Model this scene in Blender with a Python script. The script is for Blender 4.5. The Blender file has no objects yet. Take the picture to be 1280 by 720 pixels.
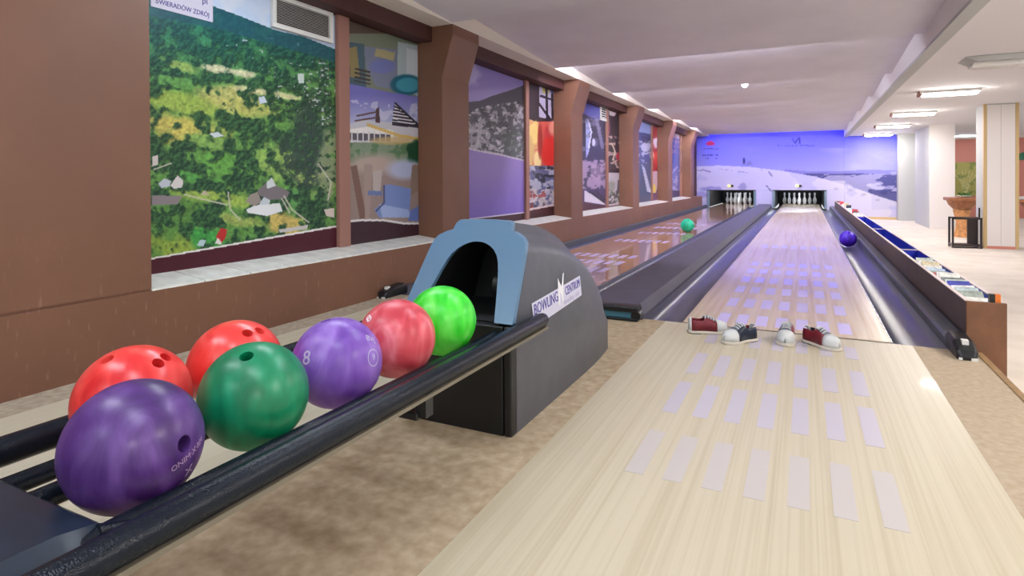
import bpy, bmesh, math, random
import numpy as np
from mathutils import Vector, Matrix

scene = bpy.context.scene
COL = scene.collection
random.seed(7)
PI = math.pi

# ------------------------------------------------------------------ camera
F_PX, YAW, PITCH, ROLL, PPY, EYE = 740.0, 0.4595, 0.0071, 0.00523, 230.04, 0.858
def cam_axes():
    c, s = math.cos, math.sin
    f = np.array([-s(YAW)*c(PITCH), c(YAW)*c(PITCH), -s(PITCH)])
    r = np.array([c(YAW), s(YAW), 0.0]); d = np.cross(f, r)
    return np.array([c(ROLL)*r + s(ROLL)*d, -s(ROLL)*r + c(ROLL)*d, f])
AX = cam_axes()
cd = bpy.data.cameras.new('camera'); cam = bpy.data.objects.new('camera', cd); COL.objects.link(cam)
cd.sensor_fit = 'HORIZONTAL'; cd.sensor_width = 36.0; cd.lens = F_PX*36/1280
cd.shift_y = (PPY-360)/1280; cd.clip_start = 0.05; cd.clip_end = 120
M = Matrix.Identity(4)
for i in range(3):
    M[i][0] = AX[0][i]; M[i][1] = -AX[1][i]; M[i][2] = -AX[2][i]
M[2][3] = EYE
cam.matrix_world = M
scene.camera = cam

# ------------------------------------------------------------------ world, exposure
world = bpy.data.worlds.new('world'); scene.world = world; world.use_nodes = True
bg = world.node_tree.nodes['Background']
bg.inputs[0].default_value = (0.93, 0.96, 1.0, 1); bg.inputs[1].default_value = 0.55
vs = scene.view_settings
vs.view_transform = 'Standard'; vs.look = 'None'; vs.gamma = 1.0; vs.use_curve_mapping = False
vs.exposure = 0.6

# ------------------------------------------------------------------ measuring helpers (used to lay out prints and marks)
def ray(u, v): return AX.T @ np.array([(u-640)/F_PX, (v-PPY)/F_PX, 1.0])
def onx(u, v, x):
    d = ray(u, v); t = x/d[0]; return np.array([0, 0, EYE]) + t*d
def ony(u, v, y):
    d = ray(u, v); t = y/d[1]; return np.array([0, 0, EYE]) + t*d
def onz(u, v, z):
    d = ray(u, v); t = (z-EYE)/d[2]; return np.array([0, 0, EYE]) + t*d
def ballhit(u, v, c, r):
    d = ray(u, v); d /= np.linalg.norm(d); o = np.array([0, 0, EYE]) - np.array(c)
    b = o @ d; q = b*b - (o @ o - r*r)
    t = -b - math.sqrt(max(q, 0)); n = o + t*d
    return Vector(n/np.linalg.norm(n))

# ------------------------------------------------------------------ materials
def lin(c):
    out = []
    for v in c:
        v = v/255.0
        out.append(v/12.92 if v <= 0.04045 else ((v+0.055)/1.055)**2.4)
    return tuple(out)
def lin_np(c): return np.where(c <= 0.04045, c/12.92, ((np.maximum(c, 0)+0.055)/1.055)**2.4)

MATS = {}
def new_mat(name):
    m = bpy.data.materials.new(name); m.use_nodes = True
    MATS[name] = m
    return m, m.node_tree, m.node_tree.nodes['Principled BSDF']
def mat(name, rgb, rough=0.5, metal=0.0, spec=0.5, coat=0.0, var=0.0, scale=8.0, stretch=(1, 1, 1), bump=0.0, rgb2=None, lo=0.35, hi=0.65, detail=4.0, emit=None, estr=0.0):
    m, nt, b = new_mat(name)
    b.inputs['Base Color'].default_value = (*lin(rgb), 1)
    b.inputs['Roughness'].default_value = rough
    b.inputs['Metallic'].default_value = metal
    b.inputs['Specular IOR Level'].default_value = spec
    b.inputs['Coat Weight'].default_value = coat
    b.inputs['Coat Roughness'].default_value = 0.08
    if emit is not None:
        b.inputs['Emission Color'].default_value = (*lin(emit), 1)
        b.inputs['Emission Strength'].default_value = estr
    if var > 0 or rgb2 is not None or bump > 0:
        tc = nt.nodes.new('ShaderNodeTexCoord'); mp = nt.nodes.new('ShaderNodeMapping')
        mp.inputs['Scale'].default_value = stretch
        nt.links.new(tc.outputs['Object'], mp.inputs['Vector'])
        nz = nt.nodes.new('ShaderNodeTexNoise')
        nz.inputs['Scale'].default_value = scale; nz.inputs['Detail'].default_value = detail
        nt.links.new(mp.outputs[0], nz.inputs['Vector'])
        rp = nt.nodes.new('ShaderNodeValToRGB')
        a = rgb2 if rgb2 is not None else tuple(max(0, v*(1-var)) for v in rgb)
        c = rgb if rgb2 is not None else tuple(min(255, v*(1+var)) for v in rgb)
        rp.color_ramp.elements[0].position = lo; rp.color_ramp.elements[0].color = (*lin(a), 1)
        rp.color_ramp.elements[1].position = hi; rp.color_ramp.elements[1].color = (*lin(c), 1)
        nt.links.new(nz.outputs['Fac'], rp.inputs[0])
        nt.links.new(rp.outputs[0], b.inputs['Base Color'])
        if bump > 0:
            bp = nt.nodes.new('ShaderNodeBump'); bp.inputs['Strength'].default_value = bump
            bp.inputs['Distance'].default_value = 0.004
            nt.links.new(nz.outputs['Fac'], bp.inputs['Height']); nt.links.new(bp.outputs[0], b.inputs['Normal'])
    return m

def wood_mat(name, light, dark, rough, sx=60.0, coat=0.0, spec=0.5):
    """long grain streaks running along y"""
    m, nt, b = new_mat(name)
    tc = nt.nodes.new('ShaderNodeTexCoord')
    def noise(scale, detail, st):
        mp = nt.nodes.new('ShaderNodeMapping'); mp.inputs['Scale'].default_value = st
        nt.links.new(tc.outputs['Object'], mp.inputs['Vector'])
        n = nt.nodes.new('ShaderNodeTexNoise'); n.inputs['Scale'].default_value = scale; n.inputs['Detail'].default_value = detail
        nt.links.new(mp.outputs[0], n.inputs['Vector']); return n
    n1 = noise(1.0, 5.0, (sx, 0.9, 1)); n2 = noise(1.0, 2.0, (sx*0.32, 0.35, 1))
    mx = nt.nodes.new('ShaderNodeMath'); mx.operation = 'ADD'
    nt.links.new(n1.outputs['Fac'], mx.inputs[0]); nt.links.new(n2.outputs['Fac'], mx.inputs[1])
    ml = nt.nodes.new('ShaderNodeMath'); ml.operation = 'MULTIPLY'; ml.inputs[1].default_value = 0.5
    nt.links.new(mx.outputs[0], ml.inputs[0])
    rp = nt.nodes.new('ShaderNodeValToRGB')
    rp.color_ramp.elements[0].position = 0.33; rp.color_ramp.elements[0].color = (*lin(dark), 1)
    rp.color_ramp.elements[1].position = 0.55; rp.color_ramp.elements[1].color = (*lin(light), 1)
    nt.links.new(ml.outputs[0], rp.inputs[0]); nt.links.new(rp.outputs[0], b.inputs['Base Color'])
    b.inputs['Roughness'].default_value = rough; b.inputs['Coat Weight'].default_value = coat
    b.inputs['Coat Roughness'].default_value = 0.05; b.inputs['Specular IOR Level'].default_value = spec
    return m

def swirl_mat(name, base, light, dark, seed, rough=0.38):
    """marbled polyester of a bowling ball"""
    m, nt, b = new_mat(name)
    tc = nt.nodes.new('ShaderNodeTexCoord')
    mp = nt.nodes.new('ShaderNodeMapping'); mp.inputs['Scale'].default_value = (9, 9, 2.6)
    mp.inputs['Location'].default_value = (seed*1.7, seed*0.9, seed*0.3)
    mp.inputs['Rotation'].default_value = (0.4+seed*0.37, 0.5-seed*0.21, seed)
    nt.links.new(tc.outputs['Object'], mp.inputs['Vector'])
    nz = nt.nodes.new('ShaderNodeTexNoise'); nz.inputs['Scale'].default_value = 1.6; nz.inputs['Detail'].default_value = 7.0
    nz.inputs['Distortion'].default_value = 1.1
    nt.links.new(mp.outputs[0], nz.inputs['Vector'])
    rp = nt.nodes.new('ShaderNodeValToRGB')
    rp.color_ramp.elements[0].position = 0.32; rp.color_ramp.elements[0].color = (*lin(dark), 1)
    rp.color_ramp.elements[1].position = 0.70; rp.color_ramp.elements[1].color = (*lin(light), 1)
    e = rp.color_ramp.elements.new(0.5); e.color = (*lin(base), 1)
    nt.links.new(nz.outputs['Fac'], rp.inputs[0]); nt.links.new(rp.outputs[0], b.inputs['Base Color'])
    b.inputs['Roughness'].default_value = rough; b.inputs['Coat Weight'].default_value = 0.12
    b.inputs['Coat Roughness'].default_value = 0.2
    return m

def paint_mat(name, rough=0.4, spec=0.35):
    """print whose inks are carried by the colour attribute of its own sheet"""
    m, nt, b = new_mat(name)
    a = nt.nodes.new('ShaderNodeAttribute'); a.attribute_name = 'ink'
    nt.links.new(a.outputs['Color'], b.inputs['Base Color'])
    b.inputs['Roughness'].default_value = rough; b.inputs['Specular IOR Level'].default_value = spec
    return m

mat('brown_wall', (122, 84, 64), 0.5, var=0.035, scale=2.0)
def scuffs(m):
    # pale scratches where chairs and balls have knocked the lower wall
    nt = m.node_tree; b = nt.nodes['Principled BSDF']; src = b.inputs['Base Color'].links[0].from_socket
    tc = nt.nodes.new('ShaderNodeTexCoord'); mp = nt.nodes.new('ShaderNodeMapping'); mp.inputs['Scale'].default_value = (1, 26, 5); mp.inputs['Rotation'].default_value = (0.25, 0, 0)
    nt.links.new(tc.outputs['Object'], mp.inputs['Vector'])
    nz = nt.nodes.new('ShaderNodeTexNoise'); nz.inputs['Scale'].default_value = 2.2; nz.inputs['Detail'].default_value = 6.0; nt.links.new(mp.outputs[0], nz.inputs['Vector'])
    rp = nt.nodes.new('ShaderNodeValToRGB'); rp.color_ramp.elements[0].position = 0.63; rp.color_ramp.elements[0].color = (0, 0, 0, 1); rp.color_ramp.elements[1].position = 0.72; rp.color_ramp.elements[1].color = (1, 1, 1, 1)
    nt.links.new(nz.outputs['Fac'], rp.inputs[0])
    sx = nt.nodes.new('ShaderNodeSeparateXYZ'); nt.links.new(tc.outputs['Object'], sx.inputs[0])
    mr = nt.nodes.new('ShaderNodeMapRange'); mr.inputs['From Min'].default_value = 0.75; mr.inputs['From Max'].default_value = 0.25; mr.inputs['To Max'].default_value = 0.35
    nt.links.new(sx.outputs['Z'], mr.inputs['Value'])
    mu = nt.nodes.new('ShaderNodeMath'); mu.operation = 'MULTIPLY'; nt.links.new(rp.outputs[0], mu.inputs[0]); nt.links.new(mr.outputs[0], mu.inputs[1])
    mx = nt.nodes.new('ShaderNodeMix'); mx.data_type = 'RGBA'; nt.links.new(mu.outputs[0], mx.inputs['Factor']); nt.links.new(src, mx.inputs['A']); mx.inputs['B'].default_value = (*lin((176, 142, 122)), 1)
    nt.links.new(mx.outputs['Result'], b.inputs['Base Color'])
scuffs(MATS['brown_wall'])
mat('brown_soffit', (72, 38, 35), 0.6, var=0.05, scale=4.0)
mat('sill_white', (240, 242, 236), 0.35, var=0.04, scale=14.0)
mat('grout', (150, 148, 140), 0.8)
mat('ceiling_paint', (222, 220, 228), 0.85, var=0.015, scale=2.0)
mat('bright_paint', (232, 226, 214), 0.8)
mat('concourse_paint', (232, 229, 230), 0.85)
mat('grey_paint', (188, 190, 188), 0.7)
mat('carpet_beige', (188, 170, 144), 0.9, rgb2=(154, 134, 108), scale=26.0, detail=15.0, lo=0.25, hi=0.7, bump=0.06, spec=0.2)
mat('carpet_right', (184, 168, 146), 0.85, rgb2=(170, 152, 128), scale=40.0, detail=8.0, lo=0.3, hi=0.7, spec=0.2)
mat('carpet_grey', (182, 170, 150), 0.9, rgb2=(158, 144, 124), scale=30.0, detail=6.0, spec=0.2)
mat('concourse_floor', (226, 217, 206), 0.75, rgb2=(214, 203, 190), scale=3.0, detail=6.0, spec=0.25)
wood_mat('approach_wood', (200, 190, 166), (184, 172, 144), 0.36, 110, coat=0.08, spec=0.35)
wood_mat('approach_far', (200, 192, 170), (188, 178, 152), 0.4, 40, spec=0.35)
wood_mat('lane_wood', (218, 198, 172), (194, 168, 138), 0.24, 45, coat=0.15)
wood_mat('lane_wood_deep', (206, 164, 134), (180, 134, 106), 0.12, 45, coat=0.6)
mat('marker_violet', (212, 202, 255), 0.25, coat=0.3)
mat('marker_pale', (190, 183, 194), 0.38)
mat('marker_faint', (193, 186, 182), 0.38)  # fainter tone for the nearest row of approach marks
mat('seam_dark', (74, 66, 58), 0.7)
mat('gutter_grey', (64, 66, 88), 0.3, spec=0.6, var=0.08, scale=5.0)
mat('curb_grey', (92, 94, 104), 0.4)
mat('divider_top', (78, 76, 94), 0.5, var=0.05, scale=9.0)
mat('teal_face', (60, 112, 132), 0.35)
mat('black_plastic', (20, 22, 26), 0.35)
mat('tape_white', (225, 225, 220), 0.6)
mat('edge_steel', (210, 210, 214), 0.25, metal=0.8)
mat('hood_grey', (82, 84, 92), 0.42, var=0.05, scale=12.0)
mat('hood_blue', (92, 126, 156), 0.35)
mat('hood_black', (22, 23, 25), 0.45)
mat('throat_black', (6, 6, 7), 0.6)
mat('sticker_white', (208, 206, 224), 0.4)
mat('ink_blue', (58, 52, 148), 0.5)
mat('ink_white', (236, 236, 240), 0.4)
mat('ink_grey', (190, 186, 210), 0.4)
mat('ink_dark', (40, 40, 70), 0.5)
mat('ink_ball', (170, 140, 176), 0.4)
mat('rail_black', (7, 9, 13), 0.2, spec=0.25, rgb2=(20, 26, 36), scale=320.0, lo=0.70, hi=0.60, detail=2.0, bump=0.25)
mat('strip_beige', (120, 112, 96), 0.5)
mat('tray_black', (26, 40, 56), 0.35, var=0.1, scale=30.0)
mat('pin_white', (240, 240, 240), 0.25, coat=0.3)
mat('pit_black', (10, 10, 12), 0.7)
mat('pit_frame', (120, 146, 160), 0.4)
mat('pit_frame_dark', (12, 16, 22), 0.4)
mat('deck_white', (214, 224, 224), 0.3)
mat('tube_white', (255, 255, 255), 0.5, emit=(235, 242, 255), estr=70.0)
mat('tube_lamp', (255, 255, 255), 0.5, emit=(255, 250, 244), estr=60.0)
mat('lamp_off', (226, 224, 220), 0.4)
mat('tube_violet', (90, 60, 255), 0.5, emit=(160, 150, 255), estr=44.0)
mat('lens_yellow', (240, 236, 120), 0.3, emit=(240, 238, 120), estr=1.6)
mat('fixture_white', (224, 222, 220), 0.5)
mat('fixture_end', (160, 120, 108), 0.5)
mat('trough_brown', (118, 78, 52), 0.5, var=0.07, scale=9.0)
mat('trough_side', (84, 68, 68), 0.55, var=0.05, scale=9.0)
mat('trough_blue', (30, 48, 184), 0.45)
mat('trough_rim', (214, 198, 196), 0.5)
mat('gold_trim', (206, 178, 126), 0.5)
mat('panel_white', (236, 230, 226), 0.55)
mat('salmon', (214, 140, 124), 0.8)
mat('dark_iron', (44, 30, 32), 0.4)
mat('wood_brown', (156, 100, 64), 0.45, var=0.12, scale=18.0)
mat('wood_tan', (206, 146, 92), 0.5, var=0.1, scale=20.0)
mat('plate_white', (236, 236, 232), 0.4)
mat('leaf_green', (84, 140, 66), 0.6, var=0.2, scale=30.0)
mat('lamp_green', (32, 92, 66), 0.35)
mat('shoe_red', (112, 22, 36), 0.42, var=0.08, scale=40.0)
mat('shoe_navy', (26, 36, 54), 0.42, var=0.1, scale=40.0)
mat('shoe_white', (204, 206, 206), 0.45)
mat('shoe_grey', (104, 110, 122), 0.7)
mat('shoe_sole', (206, 198, 184), 0.6)
mat('mullion_brown', (156, 112, 98), 0.55)
mat('vent_white', (226, 226, 220), 0.45)
mat('vent_dark', (12, 12, 12), 0.8)
mat('detector_white', (222, 218, 216), 0.5)
mat('nosing_wood', (150, 120, 82), 0.45, var=0.08, scale=20.0)
paint_mat('print_gloss', 0.38, 0.35)
paint_mat('print_mural', 0.55, 0.25)

# ------------------------------------------------------------------ mesh helpers
class MB:
    def __init__(s): s.v = []; s.f = []
    def add(s, vs_, fs_):
        o = len(s.v); s.v += [tuple(map(float, p)) for p in vs_]; s.f += [tuple(i+o for i in q) for q in fs_]; return s
    def box(s, a, b):
        x0, y0, z0 = [min(p, q) for p, q in zip(a, b)]; x1, y1, z1 = [max(p, q) for p, q in zip(a, b)]
        return s.add([(x0,y0,z0),(x1,y0,z0),(x1,y1,z0),(x0,y1,z0),(x0,y0,z1),(x1,y0,z1),(x1,y1,z1),(x0,y1,z1)],
                     [(0,3,2,1),(4,5,6,7),(0,1,5,4),(1,2,6,5),(2,3,7,6),(3,0,4,7)])
    def prism(s, poly, a, b, axis):
        """polygon extruded along axis; poly coords are the other two axes in cyclic x,y,z order"""
        n = len(poly); vs_ = []
        for t in (a, b):
            for p, q in poly:
                vs_.append((t, p, q) if axis == 0 else (p, t, q) if axis == 1 else (p, q, t))
        fs_ = [tuple(range(n))[::-1], tuple(range(n, 2*n))]
        for i in range(n):
            j = (i+1) % n; fs_.append((i, j, n+j, n+i))
        return s.add(vs_, fs_)
    def loft(s, rings, closed=True, caps=True):
        n = len(rings[0]); vs_ = [p for r in rings for p in r]; fs_ = []
        for k in range(len(rings)-1):
            for i in range(n if closed else n-1):
                j = (i+1) % n; fs_.append((k*n+i, k*n+j, (k+1)*n+j, (k+1)*n+i))
        if caps and closed:
            fs_.append(tuple(range(n))[::-1]); fs_.append(tuple(range((len(rings)-1)*n, len(rings)*n)))
        return s.add(vs_, fs_)
    def tube(s, path, r, n=12):
        rings = []
        for i, p in enumerate(path):
            p = Vector(p); a = Vector(path[max(0, i-1)]); b = Vector(path[min(len(path)-1, i+1)])
            d = (b-a).normalized(); up = Vector((0, 0, 1)) if abs(d.z) < 0.95 else Vector((0, 1, 0))
            x = d.cross(up).normalized(); y = x.cross(d)
            rr = r[i] if isinstance(r, (list, tuple)) else r
            rings.append([p + x*(rr*math.cos(2*PI*k/n)) + y*(rr*math.sin(2*PI*k/n)) for k in range(n)])
        return s.loft(rings)
    def lathe(s, prof, n=20, c=(0, 0, 0)):
        rings = [[(c[0]+r*math.cos(2*PI*k/n), c[1]+r*math.sin(2*PI*k/n), c[2]+z) for k in range(n)] for r, z in prof]
        return s.loft(rings)
    def disc(s, c, nrm, r, h, n=16):
        nrm = Vector(nrm).normalized(); c = Vector(c)
        return s.tube([c, c+nrm*h], r, n)
    def build(s, name, m, parent=None, smooth=False, bevel=0.0, angle=40, local=False):
        off = Vector((0, 0, 0))
        if parent is not None and not local:
            q = parent
            while q is not None: off += q.location; q = q.parent
        me = bpy.data.meshes.new(name); me.from_pydata([tuple(Vector(p)-off) for p in s.v], [], s.f)
        bm = bmesh.new(); bm.from_mesh(me)
        bmesh.ops.recalc_face_normals(bm, faces=bm.faces)
        if bevel > 0:
            es = [e for e in bm.edges if len(e.link_faces) == 2 and e.calc_face_angle(0) > 0.6]
            bmesh.ops.bevel(bm, geom=es, offset=bevel, segments=2, profile=0.5, affect='EDGES', clamp_overlap=True)
        bm.to_mesh(me); bm.free()
        me.materials.append(MATS[m] if isinstance(m, str) else m)
        if smooth:
            for p in me.polygons: p.use_smooth = True
            try: me.set_sharp_from_angle(angle=math.radians(angle))
            except Exception: pass
        o = bpy.data.objects.new(name, me); COL.objects.link(o)
        if parent is not None: o.parent = parent
        return o

def tag(o, label, cat, group=None, kind=None):
    o['label'] = label
    if cat: o['category'] = cat
    if group: o['group'] = group
    if kind: o['kind'] = kind
    return o
def thing(name, label, cat, loc=(0, 0, 0), group=None):
    o = bpy.data.objects.new(name, None); COL.objects.link(o); o.location = loc; o.empty_display_size = 0.05
    return tag(o, label, cat, group)
def struct(name, o, label, cat):
    o.name = name; return tag(o, label, cat, kind='structure')
def dup(root, loc, rz=None, label=None):
    r = root.copy(); COL.objects.link(r); r.location = loc
    if rz is not None: r.rotation_euler = (0, 0, rz)
    if label: r['label'] = label
    for ch in list(root.children):
        c = ch.copy(); COL.objects.link(c); c.parent = r
        for g in ch.children:
            d = g.copy(); COL.objects.link(d); d.parent = c
    return r
def box(name, a, b, m, parent=None, bevel=0.0):
    return MB().box(a, b).build(name, m, parent, bevel=bevel)
def text_geo(txt, size, cuts=0):
    cu = bpy.data.curves.new('txt', 'FONT'); cu.body = txt; cu.size = size; cu.align_x = 'CENTER'; cu.align_y = 'CENTER'
    cu.resolution_u = 3
    o = bpy.data.objects.new('txt', cu); COL.objects.link(o)
    dg = bpy.context.evaluated_depsgraph_get(); dg.update()
    me = bpy.data.meshes.new_from_object(o.evaluated_get(dg))
    bpy.data.objects.remove(o); bpy.data.curves.remove(cu)
    bm = bmesh.new(); bm.from_mesh(me); bpy.data.meshes.remove(me)
    bmesh.ops.triangulate(bm, faces=bm.faces)
    bm.verts.index_update()
    v = [tuple(x.co) for x in bm.verts]; f = [tuple(q.index for q in p.verts) for p in bm.faces]
    bm.free()
    return v, f
def thick(fn, v2, faces, th):
    """text outline mapped through fn(u,v,height), given a thickness so that it is a real skin"""
    mb = MB(); n = len(v2)
    vs_ = [fn(p[0], p[1], th) for p in v2] + [fn(p[0], p[1], -0.0005) for p in v2]
    ed = {}
    for f in faces:
        for i in range(len(f)):
            a, b = f[i], f[(i+1) % len(f)]; ed[(a, b)] = 1
    fs_ = list(faces) + [tuple(i+n for i in f[::-1]) for f in faces]
    for (a, b) in ed:
        if (b, a) not in ed: fs_.append((a, b, b+n, a+n))
    mb.add(vs_, fs_); return mb

# ================================================================== THE SETTING
XW = -2.80        # face of the parapet and pillars
XP = -3.05        # plane of the pictures
YB = 19.35        # back wall with the mural
ZC = -0.30        # concourse floor

# floors ------------------------------------------------------------
struct('floor', box('floor', (-0.755, -2.5, -0.08), (0.49, 3.610, 0.0), 'approach_wood'),
       'pale maple approach with fine long grain in front of the right lane', 'floor')
struct('floor_carpet', box('floor', (-1.42, -2.5, -0.08), (-0.7552, 3.610, 0.0), 'carpet_beige'),
       'speckled beige floor strip carrying the ball return between the two approaches', 'floor')
struct('floor_left', box('floor', (-2.62, -2.5, -0.08), (-1.4202, 3.610, 0.0), 'approach_far'),
       'cream approach of the left lane behind the rack of balls', 'floor')
struct('floor_edge', box('floor', (-2.80, -2.5, -0.08), (-2.6202, 3.610, 0.0), 'carpet_grey'),
       'greyish beige floor strip along the foot of the brown wall', 'floor')
struct('floor_right', box('floor', (0.4902, -2.5, -0.08), (0.745, 3.610, 0.0), 'carpet_right'),
       'tan floor strip along the right edge of the approach', 'floor')
struct('trim_1', MB().box((0.745, -2.5, -0.30), (0.775, 3.60, 0.004)).build('trim', 'nosing_wood', bevel=0.004),
       'brown wooden edging along the raised right side of the approach', 'trim')
struct('floor_concourse', box('floor', (0.775, -2.5, -0.4), (9.0, 22.2, ZC), 'concourse_floor'),
       'pale lower floor of the seating side beyond the lanes', 'floor')
struct('floor_under', box('floor', (-3.3, 3.625, -0.42), (0.77, 23.2, -0.20), 'pit_black'),
       'dark subfloor under the lanes', 'floor')

# left wall ---------------------------------------------------------
PILL = [4.31, 7.45, 10.60, 13.72, 16.75]; PW = 0.45
w = MB()
w.box((-3.3, -2.5, -0.08), (XW, 18.7, 0.335))
w.box((-3.3, -2.5, 0.347), (XW, 1.768, 2.6))
w.box((-3.3, -2.5, 0.335), (XW-0.006, 1.768, 0.347))
wall_left = struct('wall_left', w.build('wall_left', 'brown_wall'), 'scuffed brown wall with a long low parapet and picture niches', 'wall')
for k, y in enumerate(PILL):
    p = MB().prism([(-3.12, 0.335), (XW, 0.335), (XW, 1.75), (-2.69, 2.10), (-2.69, 2.19), (-3.12, 2.19)], y, y+PW, 1)
    # prism along y takes (x, z) pairs
    o = p.build('pillar', 'brown_wall', wall_left)
b_ = MB().box((-3.3, 1.768, -0.2), (-3.075, YB+0.1, 2.6)); b_.build('niche_back', 'brown_soffit', wall_left)
h_ = MB()
edges = [1.768] + [v for y in PILL for v in (y, y+PW)]
spans = [(edges[i], edges[i+1]) for i in range(0, len(edges)-1, 2)]
for a, b in spans:
    MB().box((-3.07, a, 2.06), (-2.90, b, 2.19)).build('header', 'brown_soffit', wall_left)
MB().box((-3.07, -2.5, 2.19), (-2.69, YB-0.003, 2.6)).build('upper_band', 'bright_paint', wall_left)
# sloping sill of single white tiles, joints recessed
for a, b in spans:
    MB().prism([(-3.07, 0.335), (XW-0.004, 0.335), (XW-0.004, 0.338), (-3.07, 0.366)], a, b, 1).build('sill_bed', 'grout', wall_left)
    n = max(1, round((b-a)/0.27)); L = (b-a)/n
    tile = None
    for i in range(n):
        y0 = a+i*L+0.004; y1 = a+(i+1)*L-0.004
        if tile is None:
            mb = MB().prism([(-3.068, 0.366), (XW, 0.334), (XW, 0.344), (-3.068, 0.378)], y0, y1, 1)
            tile = mb.build('sill_tile', 'sill_white', wall_left)
            tile0 = y0
        else:
            t = tile.copy(); COL.objects.link(t); t.location = tile.location + Vector((0, y0-tile0, 0))

# ceiling: folded plates dropping away from the viewer, stepping up again at each fold
prof = []
ZL, ZH = 2.20, 2.345
folds = [-2.75+2.35*i for i in range(10)]      # ... 4.30, 6.65 ...
top = 2.6
pts = [(-2.75, ZH)]
for i in range(9):
    y1 = folds[i+1]
    pts += [(y1, ZL), (y1+0.01, ZH)] if i < 8 else [(18.25, ZL-0.02), (18.62, ZL-0.02), (18.62, 2.5)]
pts += [(YB, 2.5), (YB, top), (-2.75, top)]
struct('ceiling', MB().prism(pts, -2.69, 1.0, 0).build('ceiling', 'ceiling_paint'),
       'white folded ceiling stepping away above the two lanes', 'ceiling')
struct('ceiling_concourse', box('ceiling', (1.0, -2.75, 2.05), (9.0, 22.2, 2.6), 'concourse_paint'),
       'low white ceiling over the seating side with tube lights', 'ceiling')
struct('trim_2', box('trim', (0.995, -2.7, 2.025), (1.10, YB, 2.055), 'grey_paint'),
       'pale painted edge strip along the lower ceiling beside the lanes', 'trim')

# ================================================================== PRINTS (painted on their own sheets)
def hashn(ix, iy, seed):
    h = np.sin(ix*127.1 + iy*311.7 + seed*74.7)*43758.5453
    return h - np.floor(h)
def vnoise(x, y, seed=0):
    ix = np.floor(x); iy = np.floor(y); fx = x-ix; fy = y-iy
    fx = fx*fx*(3-2*fx); fy = fy*fy*(3-2*fy)
    a = hashn(ix, iy, seed); b = hashn(ix+1, iy, seed); c = hashn(ix, iy+1, seed); d = hashn(ix+1, iy+1, seed)
    return (a*(1-fx)+b*fx)*(1-fy) + (c*(1-fx)+d*fx)*fy
def fbm(x, y, s, seed=0, o=4):
    t = 0; a = 0.5; n = 0
    for k in range(o):
        t = t + a*vnoise(x/s*2**k, y/s*2**k, seed+k*13); n += a; a *= 0.55
    return t/n
class Paint:
    def __init__(s, X, Y): s.X = X; s.Y = Y; s.C = np.zeros(X.shape+(3,))
    def put(s, m, rgb, a=1.0):
        m = (np.asarray(m, float)*a)[..., None]; s.C = s.C*(1-m) + np.array(rgb)/255.0*m
    def mix(s, m, A, B): s.C = np.array(A)/255.0*(1-m[..., None]) + np.array(B)/255.0*m[..., None]
    def ell(s, cx, cy, rx, ry, soft=0.0, wob=0.0, seed=1):
        d = np.sqrt(((s.X-cx)/rx)**2 + ((s.Y-cy)/ry)**2)
        if wob: d = d + wob*(fbm(s.X, s.Y, max(rx, ry)*0.6, seed)-0.5)*2
        return np.clip((1-d)/max(soft, 1e-3)+0.5, 0, 1)
    def poly(s, pts):
        x, y = s.X, s.Y; m = np.zeros(x.shape, bool); n = len(pts)
        for i in range(n):
            x0, y0 = pts[i]; x1, y1 = pts[(i+1) % n]
            if y0 == y1: continue
            c = ((y0 > y) != (y1 > y)) & (x < (x1-x0)*(y-y0)/(y1-y0)+x0); m ^= c
        return m
    def line(s, pts, w):
        m = np.zeros(s.X.shape, bool)
        for (x0, y0), (x1, y1) in zip(pts[:-1], pts[1:]):
            L2 = (x1-x0)**2+(y1-y0)**2; t = np.clip(((s.X-x0)*(x1-x0)+(s.Y-y0)*(y1-y0))/L2, 0, 1)
            m |= np.hypot(s.X-x0-t*(x1-x0), s.Y-y0-t*(y1-y0)) < w/2
        return m
    def above(s, pts):
        xs = [p[0] for p in pts]; ys = [p[1] for p in pts]; return s.Y < np.interp(s.X, xs, ys)
    def n(s, sc, seed=0, o=4, ax=1.0): return fbm(s.X*ax, s.Y, sc, seed, o)

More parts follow.
